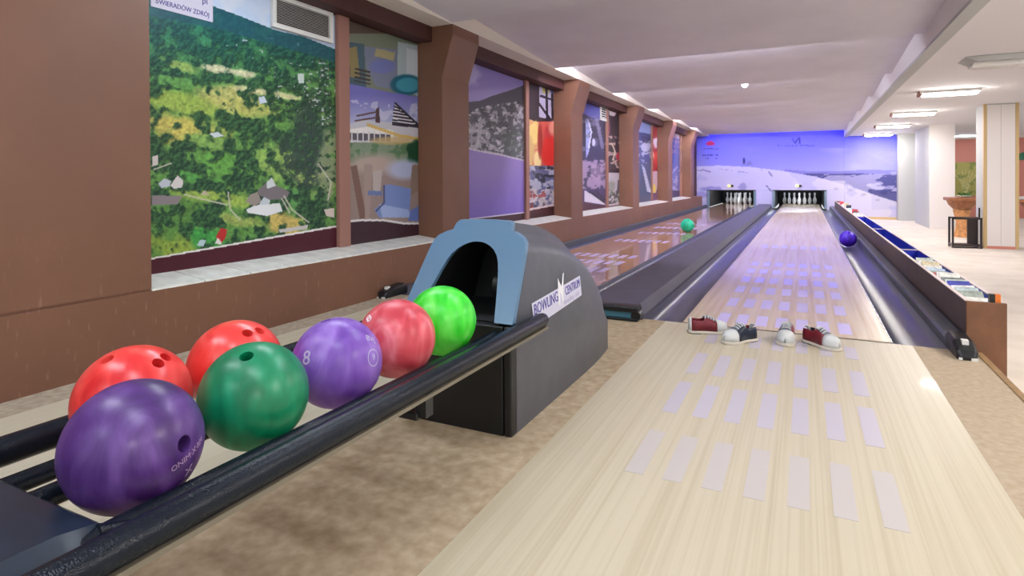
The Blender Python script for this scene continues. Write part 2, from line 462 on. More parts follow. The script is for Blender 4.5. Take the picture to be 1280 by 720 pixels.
def sheet(name, origin, du, dv, nu, nv, thick_n, fn, m):
    """flat printed sheet: grid from origin along du and dv; fn paints it; thin edge all round"""
    origin = np.array(origin, float); du = np.array(du, float); dv = np.array(dv, float); tn = np.array(thick_n, float)
    U, V = np.meshgrid(np.linspace(0, 1, nu), np.linspace(0, 1, nv))
    P = origin + U[..., None]*du + V[..., None]*dv
    q = P - np.array([0, 0, EYE]); cz = q @ AX[2]
    p = Paint(640+F_PX*(q @ AX[0])/cz, PPY+F_PX*(q @ AX[1])/cz)
    fn(p)
    rgb = lin_np(np.clip(p.C, 0, 1)).reshape(-1, 3)
    co = P.reshape(-1, 3)
    idx = np.arange(nu*nv).reshape(nv, nu)
    quads = np.stack([idx[:-1, :-1], idx[:-1, 1:], idx[1:, 1:], idx[1:, :-1]], -1).reshape(-1, 4)
    rim = np.concatenate([idx[0, :], idx[1:, -1], idx[-1, -2::-1], idx[-2:0:-1, 0]])
    n0 = len(co); co2 = co[rim]+tn
    k = len(rim); j = np.arange(k)
    side = np.stack([rim, n0+j, n0+(j+1) % k, np.roll(rim, -1)], -1)
    faces = np.concatenate([quads, side])
    me = bpy.data.meshes.new(name)
    verts = np.concatenate([co, co2])
    me.vertices.add(len(verts)); me.vertices.foreach_set('co', verts.ravel())
    me.loops.add(faces.size); me.loops.foreach_set('vertex_index', faces.ravel().astype(np.int32))
    me.polygons.add(len(faces)); me.polygons.foreach_set('loop_start', np.arange(0, faces.size, 4, dtype=np.int32))
    me.update(); me.validate()
    at = me.color_attributes.new('ink', 'FLOAT_COLOR', 'POINT')
    col = np.ones((len(verts), 4)); col[:n0, :3] = rgb; col[n0:, :3] = rgb[rim]
    at.data.foreach_set('color', col.ravel())
    me.materials.append(MATS[m])
    o = bpy.data.objects.new(name, me); COL.objects.link(o); return o

def yp(px): return onx(px, 200, XP)[1]

def p_valley(p):
    X, Y = p.X, p.Y
    far = np.clip((118-Y)/95, 0, 1)[..., None]
    tr = np.clip((p.n(4.2, 1, 4)-0.32)*2.4, 0, 1); big = p.n(24, 2, 3)
    lit = np.clip((p.n(4.2, 1, 4) - fbm(X+1.6, Y+1.8, 4.2, 1, 4))*4+0.45, 0, 1)     # each crown brighter towards its upper left
    dark = np.array([20, 54, 40])*(1-far)+np.array([18, 74, 78])*far; light = np.array([70, 114, 66])*(1-far)+np.array([36, 108, 100])*far
    k_ = (0.55*lit+0.45*tr)[..., None]
    trees = dark*(1-k_)+light*k_
    grass = np.array([90, 136, 66])*(1-far)+np.array([40, 112, 92])*far
    p.C = grass*np.ones(X.shape+(1,))*(0.85+0.3*big)[..., None]/255
    fm = np.zeros(X.shape)
    for cx, cy, rx, ry, rgb in [(222, 158, 46, 15, (196, 180, 92)), (228, 128, 58, 9, (150, 172, 78)), (290, 122, 42, 11, (182, 178, 108)),
              (305, 134, 30, 8, (166, 168, 92)), (225, 83, 18, 6, (146, 172, 92)), (285, 88, 30, 4, (204, 198, 164)),
              (332, 116, 34, 3.5, (202, 196, 150)), (345, 202, 20, 17, (142, 174, 88)), (280, 205, 30, 12, (98, 156, 70)),
              (262, 245, 44, 8, (150, 174, 78)), (242, 222, 20, 9, (80, 148, 70)), (398, 226, 20, 14, (146, 162, 98)),
              (215, 310, 34, 14, (138, 158, 64)), (262, 300, 20, 10, (62, 150, 70)), (362, 280, 24, 11, (196, 170, 96)),
              (370, 258, 10, 16, (90, 150, 82)), (295, 275, 24, 6, (152, 166, 88)), (220, 102, 26, 5, (96, 150, 78)), (260, 175, 30, 7, (124, 164, 84))]:
        q_ = Paint(X, Y-(X-cx)*0.16); m = q_.ell(cx, cy, rx*1.15, ry*1.1, 0.7, 0.95, int(cx)); p.put(m*0.9, rgb); fm = np.maximum(fm, m)
    cov = p.n(13, 5, 3)*0.65+p.n(5, 6, 3)*0.35
    cm = np.clip((cov-(0.40+0.15*fm))*12, 0, 1)[..., None]
    p.C *= (0.79+0.5*p.n(3.0, 88, 3)+0.12*(p.n(12, 89)-0.5))[..., None]
    # shade lying beside the tree clumps in the photograph that is printed
    sh = np.clip(((fbm(X-1.5, Y-2.0, 13, 5, 3)*0.65+fbm(X-1.5, Y-2.0, 5, 6, 3)*0.35)-(0.43+0.15*fm))*14, 0, 1)[..., None]
    p.C = p.C*(1-0.4*sh); p.C = p.C*(1-cm)+trees/255*cm
    # dark woodland to the right of centre, pale land at the right edge
    p.put(p.ell(378, 190, 34, 46, 0.5, 0.7, 5)*(p.n(4, 50) > 0.42), (48, 68, 62), 0.85)
    p.put(p.ell(412, 205, 14, 50, 0.5, 0.6, 6)*(p.n(5, 51) > 0.45), (150, 160, 120), 0.8)
    # scattered roofs of the town
    sp = vnoise(X/3.2, Y/2.2, 61)
    dens = np.clip((X-330)/80, 0, 1)*np.clip((Y-50)/30, 0, 1)*np.clip((172-Y)/30, 0, 1)
    dens = dens*np.clip((p.n(14, 44)-0.36)*5, 0, 1.3); p.put(sp > 1-0.24*dens, (202, 206, 212), 0.8)
    p.put((vnoise(X/3.0, Y/2.4, 71) > 1-0.14*dens), (196, 150, 140), 0.7)
    p.put((vnoise(X/4.0, Y/3.0, 65) > 0.95)*(Y > 45)*(Y < 140)*(X > 280), (208, 214, 216), 0.8)
    # houses and the long white building
    for q, c in [([(198,230),(205,223),(214,226),(212,233),(202,235)], (190,196,206)), ([(213,232),(222,219),(229,226),(228,234),(218,236)], (214,208,206)),
                 ([(307,252),(313,243),(322,240),(327,252),(318,258)], (150,140,132)), ([(320,262),(330,246),(338,249),(336,258)], (196,206,212)),
                 ([(308,262),(318,257),(350,254),(353,264),(334,270),(310,266)], (226,228,230)), ([(322,238),(338,224),(346,232),(362,240),(358,248),(338,250),(324,244)], (120,112,116)),
                 ([(333,228),(340,222),(345,232),(334,236)], (206,212,214)), ([(250,244),(256,238),(262,244)], (190,170,160)),
                 ([(190,244),(228,245),(222,255),(190,257)], (138,128,132)), ([(190,196),(197,194),(197,206),(190,208)], (210,200,196)),
                 ([(405,262),(418,260),(418,272),(408,270)], (214,198,190)), ([(348,287),(385,281),(384,286),(350,291)], (196,192,190)),
                 ([(262,137+30),(272,165),(280,170),(268,172)], (196,206,214)), ([(323,122),(330,120),(334,128),(325,130)], (196,206,222)),
                 ([(372,92),(380,92),(380,104),(373,104)], (200,214,208))]:
        p.put(p.poly(q), c)
    p.put(p.poly([(270,296),(276,285),(284,287),(282,297),(277,304),(272,302)]), (186, 44, 44)); p.put(p.poly([(269,304),(272,297),(277,303),(276,306)]), (226,220,214))
    p.put(p.poly([(246,307),(250,300),(258,300),(254,308)]), (176, 196, 204))
    for pts in [[(230,243),(262,251),(284,256)], [(285,240),(288,262),(300,275)], [(355,245),(365,262),(386,278)], [(352,248),(362,266)], [(398,205),(414,228),(410,250)], [(192,212),(214,204)]]:
        p.put(p.line(pts, 1.8), (196, 192, 176), 0.9)
    # sky and hazy ridge
    ridge = [(180, -10), (262, 6), (300, 20), (345, 38), (380, 46), (420, 62)]
    r2 = [(180, 18), (262, 34), (330, 52), (420, 78)]
    haze = p.above(r2); p.put(haze, (36, 96, 124), 0.55); p.put(haze*p.n(6, 33), (30, 78, 84), 0.5)
    p.mixsky = p.above(ridge); p.put(p.mixsky, (190, 208, 232)); p.put(p.mixsky*np.clip((p.n(30, 90)-0.45)*3, 0, 1), (222, 224, 232), 0.8)
    # white cap of the print, wine band below it
    p.put(~p.above([(185, 323), (418, 282)]), (228, 224, 220)); p.put(~p.above([(185, 325), (418, 284.5)]), (74, 22, 36))

def p_collage_a(p):
    p.C[:] = np.array([86, 72, 62])/255
    p.put(p.Y > 42, (120, 128, 110)); p.put(p.poly([(434,52),(455,55),(458,110),(434,105)]), (70, 96, 108)); p.put(p.poly([(436,60),(446,58),(450,98),(438,96)]), (140, 128, 84))
    p.put(p.poly([(455,58),(497,62),(497,112),(470,108),(458,85)]), (120, 128, 150)); p.put(p.ell(478, 83, 16, 9, .3), (112, 120, 178)); p.put(p.poly([(470,60),(494,66),(492,76),(468,70)]), (168, 160, 120))
    p.put(p.poly([(497,52),(527,58),(527,122),(497,110)]), (170, 186, 190)); p.put(p.poly([(508,60),(524,64),(524,100),(508,94)]), (196, 206, 214))
    p.put(p.ell(508, 106, 20, 13, .2), (24, 96, 118)); p.put(p.ell(510, 106, 15, 9, .2), (66, 150, 170))
    for k in range(4): p.put(p.line([(444, 86+k*5), (462, 90+k*5)], 2.2), (60, 52, 46))
    sky = ~p.above([(434,104),(470,112),(527,122)]); p.put(sky, (112, 110, 186)); p.put(sky*np.clip((p.Y-118)/35, 0, 1), (176, 182, 214), .9)
    p.put(sky*(p.n(12, 3) > .55)*(p.Y > 125)*(p.Y < 165), (214, 214, 228), .6)
    p.put(p.poly([(434,156),(455,150),(500,154),(527,160),(527,184),(434,182)]), (196, 196, 204)); p.put(p.poly([(434,162),(462,158),(492,163),(492,176),(434,172)]), (232, 230, 226))
    p.put(p.poly([(437,166),(488,168),(488,177),(437,175)]), (84, 80, 92))
    for x in range(440, 488, 7): p.put(p.line([(x, 165), (x, 178)], 1.6), (214, 212, 214))
    p.put(p.poly([(470,136),(474,134),(475,154),(469,153)]), (70, 40, 44)); p.put(p.line([(446,145),(470,140)], 2.2), (92, 60, 60)); p.put(p.line([(444,151),(470,147)], 2.2), (92, 60, 60))
    p.put(p.poly([(494,129),(526,158),(490,155)]), (226, 224, 230))
    for k in range(6): p.put(p.line([(493-k*.4, 133+k*4.2), (500+k*5, 136+k*4.2)], 2.3), (34, 30, 50))
    p.put(p.line([(494,129),(527,160)], 2.5), (30, 26, 44)); p.put(p.poly([(490,152),(524,156),(524,160),(490,157)]), (44, 40, 56))
    p.put(p.line([(460,156),(500,170),(527,174)], 4), (210, 176, 90), .9)
    p.put((p.Y > 178)*(p.Y < 206), (122, 142, 116)); p.put((p.Y > 178)*(p.Y < 206)*(p.n(7, 5) > .5), (86, 122, 84)); p.put(p.ell(520, 190, 12, 16, .2, .4), (22, 70, 46))
    p.put(p.ell(490, 176, 26, 5, .5), (196, 168, 110), .8)
    low = p.Y > 204; p.put(low, (148, 130, 124)); p.put(p.ell(468, 205, 32, 12, .8), (176, 158, 148)); p.put(p.ell(505, 212, 20, 12, .6), (176, 184, 214)); p.put(p.poly([(438,208),(446,206),(458,272),(450,276)]), (120, 90, 80))
    p.put(p.poly([(455,205),(466,206),(462,275),(456,275)]), (162, 142, 134)); p.put(p.poly([(466,214),(478,212),(475,245),(466,245)]), (182, 172, 168)); p.put(p.poly([(515,206),(527,206),(527,235),(512,246)]), (134, 116, 104))
    p.put(p.poly([(480,232),(486,230),(514,236),(512,262),(518,272),(474,272),(468,262),(480,252)]), (118, 140, 196)); p.put(p.poly([(474,255),(510,262),(514,272),(478,272)]), (156, 176, 220)); p.put(p.line([(480,232),(480,254),(470,264)], 2), (66, 74, 120))
    p.put(p.poly([(514,262),(527,256),(527,276),(510,276)]), (96, 118, 182)); p.put(p.poly([(460,238),(478,239),(478,245),(460,244)]), (104, 122, 170))
    wave = [(430,276),(450,274),(480,274),(505,278),(530,278)]
    p.put(~p.above(wave), (226, 222, 222)); p.put(~p.above([(a, b+2.5) for a, b in wave]), (56, 30, 40))
    p.put(p.above([(430,18),(440,20),(530,46)]), (84, 62, 52))

def p_lake(p):
    p.C[:] = np.array([146, 132, 196])/255; p.put(np.clip((128-p.Y)/60, 0, 1), (128, 116, 196), .7); p.put(p.ell(590, 92, 10, 12, .8, .5), (196, 190, 226), .7); p.put(p.ell(620, 120, 40, 8, .9, .4), (172, 162, 214), .6)
    hill = [(580,128),(600,126),(615,120),(640,112),(656,106)]
    p.put(~p.above(hill), (72, 70, 82)); t = p.n(8, 2, 5)
    town = ~p.above([(580,140),(610,132),(640,128),(660,124)])
    p.put(town, (84, 84, 92)); p.put(town*(p.n(5, 11, 3) > .53), (170, 166, 176), .85); p.put(town*(vnoise(p.X/2.6, p.Y/3.2, 4) > .72), (206, 202, 210), .8); p.put(town*(p.n(6, 19, 3) > .6), (50, 54, 58), .8)
    p.put(p.ell(640, 175, 14, 20, .5, .6)*(p.n(4, 8) > .4), (74, 84, 74), .7); p.put(p.ell(596, 170, 10, 14, .5, .6)*(p.n(4, 9) > .5), (180, 176, 184), .7)
    water = ~p.above([(580,185),(600,190),(622,194),(640,198),(658,202)]); p.put(~p.above([(580,183),(600,188),(622,191),(640,196),(658,200)]), (200, 192, 206))
    p.put(water, (142, 122, 190)); p.put(water*np.clip((p.Y-215)/50, 0, 1), (118, 98, 186), .8)
    p.put(~p.above([(580,274),(660,264)]), (214, 206, 220)); p.put(~p.above([(580,276),(660,266)]), (62, 28, 38))

def p_collage_b(p):
    p.C[:] = np.array([50, 40, 48])/255
    p.put(p.poly([(674,94),(702,104),(702,152),(674,146)]), (176, 170, 196)); p.put(p.poly([(678,100),(686,103),(686,118),(678,116)]), (180, 180, 96)); p.put(p.poly([(688,104),(700,108),(700,118),(688,116)]), (84, 92, 160))
    for q in ([(676,120),(700,128)], [(683,112),(684,150)], [(690,118),(691,152)], [(674,130),(690,152)], [(697,118),(696,152)]): p.put(p.line(q, 3), (26, 22, 40))
    p.put((p.Y > 152), (196, 84, 72)); p.put(p.poly([(658,148),(676,154),(676,185),(658,190)]), (214, 160, 108)); p.put(p.ell(668, 166, 6, 14, .4, .4), (238, 206, 120)); p.put(p.ell(661, 195, 7, 22, .4, .4), (214, 176, 110)); p.put(p.ell(672, 200, 5, 12, .4), (240, 214, 150))
    p.put(p.ell(690, 188, 13, 26, .3, .3), (204, 44, 40)); p.put(p.ell(686, 165, 6, 8, .3), (190, 60, 60)); p.put(p.ell(694, 160, 8, 10, .5), (226, 150, 130)); p.put(p.ell(675, 175, 3, 22, .4), (150, 40, 36))
    low = p.Y > 207; p.put(low, (96, 100, 138)); p.put(low*(p.n(6, 5, 3) > .53), (180, 182, 200), .85); p.put(low*(p.n(5, 15, 3) > .6), (44, 46, 60), .9); p.put((p.Y > 236)*(p.n(4, 25) > .5), (206, 196, 196), .8); p.put((p.Y > 238)*(p.n(5, 29) > .62), (160, 60, 56), .8)
    p.put(~p.above([(655,262),(702,253)]), (214, 196, 196)); p.put(~p.above([(655,264.5),(702,255.5)]), (66, 28, 34))

def p_collage_c(p):
    p.C[:] = np.array([44, 40, 66])/255
    p.put(p.above([(730,142),(745,150),(760,150)]), (76, 78, 150)); p.put(p.poly([(732,150),(737,160),(736,190),(732,200)]), (150, 156, 206)); p.put(p.line([(735,150),(739,165),(736,185)], 2), (206, 206, 230))
    p.put((p.n(5, 3) > .6)*(p.Y > 145)*(p.Y < 190), (120, 122, 150), .7); p.put(p.line([(746,150),(753,184)], 4), (150, 146, 170), .7); p.put(p.line([(750,150),(754,170)], 2), (40, 36, 50))
    mid = (p.Y > 200)*(p.Y < 236); p.put(mid*(p.n(4, 7) > .47), (172, 148, 178), .9); p.put(p.ell(748, 214, 9, 13, .5, .6), (178, 152, 176), .6)
    p.put(p.ell(742, 178, 2, 5, .3), (206, 206, 222)); p.put(p.Y > 236, (70, 52, 96)); p.put(p.poly([(731,238),(748,248),(757,256),(731,252)]), (214, 206, 220)); p.put(p.line([(738,240),(754,252)], 3), (30, 26, 40)); p.put(p.line([(744,238),(757,250)], 2), (30, 26, 40))
    p.put(~p.above([(731,253),(760,258)]), (82, 34, 46))
def p_collage_d(p):
    p.C[:] = np.array([42, 30, 46])/255
    p.put(p.poly([(760,124),(772,130),(772,146),(762,144)]), (214, 206, 214)); p.put(p.poly([(771,130),(781,136),(781,150),(770,152)]), (170, 40, 60)); p.put(p.ell(772, 150, 4, 9, .3), (30, 22, 34)); p.put(p.ell(760, 160, 2.5, 10, .3), (130, 60, 80))
    p.put((p.n(4, 8) > .62)*(p.Y > 170)*(p.Y < 210), (214, 190, 180), .9); p.put(p.line([(765,180),(769,190),(766,200)], 1.6), (226, 210, 190)); p.put(p.line([(774,178),(778,190)], 1.6), (226, 206, 190)); p.put(p.ell(773, 196, 3, 5, .3), (180, 46, 70))
    low = p.Y > 216; p.put(low, (196, 190, 200)); p.put(p.ell(764, 234, 5, 9, .4, .5), (156, 160, 152)); p.put(p.poly([(772,226),(776,222),(776,240),(771,244)]), (84, 80, 96)); p.put((p.Y > 240)*(p.n(3, 18) > .5), (84, 92, 74), .9); p.put((p.Y > 236)*(p.n(3, 28) > .6), (60, 52, 60), .8)
    p.put(~p.above([(757,256),(782,252)]), (214, 200, 204)); p.put(~p.above([(757,258.5),(782,254)]), (70, 30, 40))
def p_collage_e(p):
    p.C[:] = np.array([64, 74, 116])/255
    p.put(p.above([(800,165),(815,168)]), (140, 156, 206)); p.put(p.poly([(802,170),(812,172),(812,180),(802,178)]), (44, 48, 66)); p.put(p.ell(806, 184, 5, 5, .4, .5), (206, 206, 220)); p.put((p.n(3, 2) > .58)*(p.Y > 176)*(p.Y < 205), (196, 196, 214), .9)
    p.put((p.Y > 204), (72, 82, 112)); p.put(p.poly([(802,205),(806,210),(814,240),(809,240)]), (196, 200, 220)); p.put(p.Y > 244, (84, 84, 110)); p.put(p.above([(800,152),(830,158)]), (206, 206, 220), .7)
def p_collage_f(p):
    p.C[:] = np.array([156, 34, 48])/255
    p.put(p.above([(812,155),(830,160)]), (206, 200, 210)); p.put(p.ell(820, 178, 5, 7, .4, .5), (206, 190, 210)); p.put(p.ell(825, 182, 4, 7, .3, .4), (50, 30, 50)); p.put(p.line([(815,190),(823,206)], 3), (226, 170, 160)); p.put(p.ell(822, 198, 5, 10, .4, .4), (196, 60, 56))
    low = p.Y > 214; p.put(low, (196, 166, 184)); p.put(p.ell(817, 236, 3, 6, .4), (214, 190, 90)); p.put(p.ell(824, 228, 3, 8, .4), (226, 214, 226)); p.put(p.ell(823, 240, 2.5, 5, .4), (70, 40, 50)); p.put(p.Y > 241, (120, 80, 110)); p.put(p.above([(812,158),(818,158)])*(p.Y < 160), (196, 190, 190))
def p_collage_g(p):
    p.C[:] = np.array([96, 96, 160])/255
    p.put(p.above([(842,172),(852,174)]), (206, 190, 210)); p.put((p.n(3, 4) > .55)*(p.Y < 192), (170, 150, 170), .8); p.put((p.Y > 192)*(p.Y < 212), (84, 92, 160)); p.put((p.n(3, 14) > .55)*(p.Y > 208), (180, 176, 206), .8); p.put(p.Y > 238, (60, 52, 84))
def p_collage_h(p):
    p.C[:] = np.array([140, 120, 150])/255
    p.put(p.ell(854, 184, 3, 4, .3), (220, 206, 120)); p.put(p.poly([(850,166),(857,170),(857,180),(850,177)]), (206, 190, 200)); p.put((p.Y > 192)*(p.Y < 208)*(p.n(3, 6) > .5), (190, 190, 214), .9); p.put((p.Y > 206)*(p.Y < 220), (84, 36, 60)); p.put(p.ell(853, 230, 3, 13, .3, .4), (216, 160, 130)); p.put(p.ell(857, 215, 2, 5, .3), (150, 40, 60))

ZP0, ZP1 = 0.37, 2.055
def wallpic(x0, x1, fn, nu, nv, label, z1=ZP1):
    y0, y1 = (x0 if x0 < 30 else yp(x0)), (x1 if x1 < 30 else yp(x1))
    o = sheet('wall_picture', (XP, y0, ZP0), (0, y1-y0, 0), (0, 0, z1-ZP0), nu, nv, (-0.015, 0, 0), fn, 'print_gloss')
    return tag(o, label, 'picture', 'printed picture panels in the wall niches')
wallpic(1.80, 420, p_valley, 300, 400, 'large wall picture of a green wooded valley seen from above')
wallpic(434, PILL[0]-0.002, p_collage_a, 130, 320, 'tall collage with a pool, a modern glass building and blue loungers')
wallpic(PILL[0]+PW+0.002, 655, p_lake, 110, 250, 'violet picture of a hillside town beside a calm lake')
wallpic(659, PILL[1]-0.002, p_collage_b, 70, 230, 'collage with a bright red and orange middle image')
wallpic(PILL[1]+PW+0.002, 757, p_collage_c, 50, 170, 'dark blue collage under the smaller wall vent')
wallpic(758.5, PILL[2]-0.002, p_collage_d, 50, 170, 'dark collage with a white building at its foot, third niche')
wallpic(PILL[2]+PW+0.002, 813.5, p_collage_e, 34, 140, 'blue collage with a pale diagonal stripe, fourth niche')
wallpic(814.5, PILL[3]-0.002, p_collage_f, 34, 140, 'crimson collage of figures in the fourth niche')
wallpic(PILL[3]+PW+0.002, 849.5, p_collage_g, 26, 110, 'blue violet collage in the farthest niche, nearer half')
wallpic(850.3, PILL[4]-0.002, p_collage_h, 26, 110, 'mauve collage with a tan figure in the farthest niche')
for a, b in ((420, 434), (655, 659), (756.8, 758.7), (813.5, 814.5), (849.5, 850.3)):
    MB().box((-3.062, yp(a)+0.001, 0.375), (-3.02, yp(b)-0.001, 2.06)).build('mullion', 'mullion_brown', wall_left)

# name plate printed at the top of the valley picture
ya, yb = yp(189.5), onx(266, 20, XP+0.004)[1]
za, zb = onx(266, 28, XP+0.004)[2], 2.05
plate = thing('place_sign', 'white name plate reading SWIERADOW ZDROJ at the top of the valley picture', 'sign', (XP, (ya+yb)/2, za))
MB().box((XP+0.001, ya, za), (XP+0.005, yb, zb)).build('board', 'sticker_white', plate)
tv, tf = text_geo('ŚWIERADÓW ZDRÓJ', 0.060)
tw = max(v[0] for v in tv)-min(v[0] for v in tv)
sc = (yb-ya-0.05)/tw
def on_plate(u, v, h): return (XP+0.0055+h, (ya+yb)/2+u*sc, za+0.034+v*0.62)
thick(on_plate, tv, tf, 0.001).build('lettering', 'ink_blue', plate)
tv, tf = text_geo('pl', 0.05)
def on_plate2(u, v, h): return (XP+0.0055+h, yb-0.05+u, za+0.108+v)
thick(on_plate2, tv, tf, 0.001).build('lettering', 'ink_blue', plate)

# ventilation grilles
def vent(label, y0, y1, z0, z1, nslat, fw):
    t = thing('air_vent', label, 'vent', (XP+0.002, (y0+y1)/2, z0), 'wall vents')
    x0 = XP+0.003; x1 = XP+0.028
    for a, b in (((y0, z0), (y1, z0+fw)), ((y0, z1-fw), (y1, z1)), ((y0, z0+fw), (y0+fw, z1-fw)), ((y1-fw, z0+fw), (y1, z1-fw))):
        MB().box((x0, a[0], a[1]), (x1, b[0], b[1])).build('frame_bar', 'vent_white', t, bevel=0.003)
    MB().box((x0, y0+fw, z0+fw), (x0+0.004, y1-fw, z1-fw)).build('backing', 'vent_dark', t)
    s0 = None; h = (z1-z0-2*fw)/nslat
    for i in range(nslat):
        zc = z0+fw+h*(i+0.15)
        if s0 is None:
            s0 = MB().add([(x0+0.004, y0+fw, zc+h*.45), (x0+0.004, y1-fw, zc+h*.45), (x1-0.004, y1-fw, zc), (x1-0.004, y0+fw, zc),
                           (x0+0.004, y0+fw, zc+h*.61), (x0+0.004, y1-fw, zc+h*.61), (x1-0.004, y1-fw, zc+h*.16), (x1-0.004, y0+fw, zc+h*.16)],
                          [(0,1,2,3),(4,7,6,5),(0,4,5,1),(1,5,6,2),(2,6,7,3),(3,7,4,0)]).build('slat', 'vent_white', t); b0 = s0.location.copy()
        else:
            c = s0.copy(); COL.objects.link(c); c.parent = t; c.location = b0+Vector((0, 0, h*i))
    return t
vent('large white louvred vent in the sky of the valley picture', yp(339), yp(414.5), onx(414, 57, XP)[2]+0.01, 2.058, 15, 0.03)
vent('small pale louvred vent across the dark collages of the third niche', yp(749.5), yp(759), onx(755, 151, XP+.02)[2], onx(755, 126, XP+.02)[2], 7, 0.035)

# ================================================================== back wall with mural, pits and pins
LANES = {'R': -0.125, 'L': -2.03}
PIT = {'R': (-0.875, 0.565), 'L': (-2.745, -1.335)}
ZPT = 0.50
def p_mural(p):
    X, Y = p.X, p.Y
    t = np.clip((Y-165)/60, 0, 1)
    p.mix(t, (92, 92, 226), (168, 166, 226))
    p.put(np.clip((p.n(22, 3, 4, .35)-.5)*3, 0, 1)*(Y > 185), (196, 194, 232), .35)
    far = ~p.above([(860,205),(985,212),(1010,214),(1040,214),(1090,212),(1140,214)]); p.put(far*(X > 980), (112, 108, 176), .7)
    land = (Y > 217)*(X > 1005); p.put(land, (74, 74, 132)); p.put(land*(p.n(9, 6, 4, .3) > .55), (160, 156, 196), .85); p.put((Y > 226)*(X > 1040)*(p.n(8, 16, 4, .35) > .55), (196, 190, 212), .8); p.put((Y > 214)*(Y < 221)*(X > 1030)*(p.n(8, 26, 3, .3) > .52), (172, 168, 206), .7)
    p.put(p.poly([(1085,236),(1128,240),(1128,262),(1085,246)]), (58, 58, 112), .8)
    slope = ~p.above([(860,208),(900,207),(940,209),(980,214),(1020,221),(1060,232),(1100,246),(1140,258)])
    p.put(slope, (206, 202, 236)); p.put(slope*np.clip((X-1000)/120, 0, 1), (214, 208, 218), .8); p.put(slope*(p.n(14, 33, 3, .5) > .6), (178, 176, 224), .5)
    p.put(p.ell(890, 236, 14, 3, .5, .5), (140, 138, 206), .8); p.put(p.ell(876, 243, 10, 4, .6, .4), (150, 146, 214), .7); p.put(p.ell(928, 234, 5, 5, .4, .5), (140, 136, 200), .7)
    p.put(p.line([(958,232),(964,239)], 1.6), (120, 116, 170)); p.put(p.line([(878,212),(888,215)], 1.6), (130, 126, 190)); p.put(p.line([(868,213),(877,213)], 1.3), (130, 126, 190))
    p.put(p.ell(930, 201, 1.6, 4, .3), (44, 44, 110)); p.put(p.poly([(932,206),(937,200),(941,206)]), (120, 120, 180)); p.put(p.line([(926,206),(936,206)], 1.2), (120, 120, 180))
    p.put(p.line([(961,215),(965,220)], 2), (130, 126, 180)); p.put(p.line([(900,211),(935,216)], 1)*(vnoise(X/3, Y, 5) > .4), (150, 146, 200))
    for x, y in ((1063, 238), (1097, 250), (1080, 243), (1045, 236)): p.put(p.ell(x, y, 3, 1.5, .4), (172, 166, 186), .7)
    # emblems and lines of lettering, tiny at this distance
    p.put(p.ell(888, 179.5, 5.5, 2.4, .3)+p.poly([(883,179),(888,175.5),(893,179)])*1.0 > .5, (196, 44, 84))
    dash = vnoise(X/1.3, Y*0+3, 9) > .35
    p.put(p.line([(880,186),(902,186)], 1.6)*dash, (70, 66, 150)); p.put(p.line([(877,194),(902,194)], 2.4)*dash, (70, 66, 170)); p.put(p.line([(880,198),(897,198)], 1.4)*(vnoise(X/2.2, Y*0, 4) > .5), (90, 86, 180))
    p.put(p.line([(972,182),(1018,182)], 1.7)*dash, (76, 78, 160)); p.put(p.line([(990,173),(994,179),(997,174)], 1.6)+p.line([(999,172),(1000,179)], 2.0), (40, 40, 90))
    p.put(p.poly([(1089,197),(1124,195),(1124,262),(1089,262)]), (120, 122, 176), .12)
xb0, xb1 = -3.07, 2.27
wb = struct('wall_back', box('wall_back', (1.0, YB+0.035, ZC), (2.27, YB+0.2, 2.05), 'grey_paint'), 'end wall carrying the snow mural above the pin pits', 'wall')
# printed panels of the mural around the two pit mouths
def mural_panel(x0, x1, z0, z1):
    nu = max(4, int((x1-x0)*52)); nv = max(4, int((z1-z0)*52))
    o = sheet('mural_panel', (x0, YB, z0), (x1-x0, 0, 0), (0, 0, z1-z0), nu, nv, (0, 0.03, 0), p_mural, 'print_mural')
    o.parent = mural; return o
mural = thing('mural', 'blue printed mural of a snowy mountain slope across the end wall', 'mural')
mural_panel(xb0, 1.0, ZPT, 2.48); mural_panel(1.0, xb1, ZC, 2.05); mural_panel(PIT['R'][1], 1.0, -0.22, ZPT)
mural_panel(xb0, PIT['L'][0], -0.2, ZPT); mural_panel(PIT['L'][1], PIT['R'][0], -0.2, ZPT)
MB().box((xb0-0.2, YB+0.035, ZPT+0.02), (2.4, YB+0.044, 2.6)).build('wall_upper', 'grey_paint', wb)

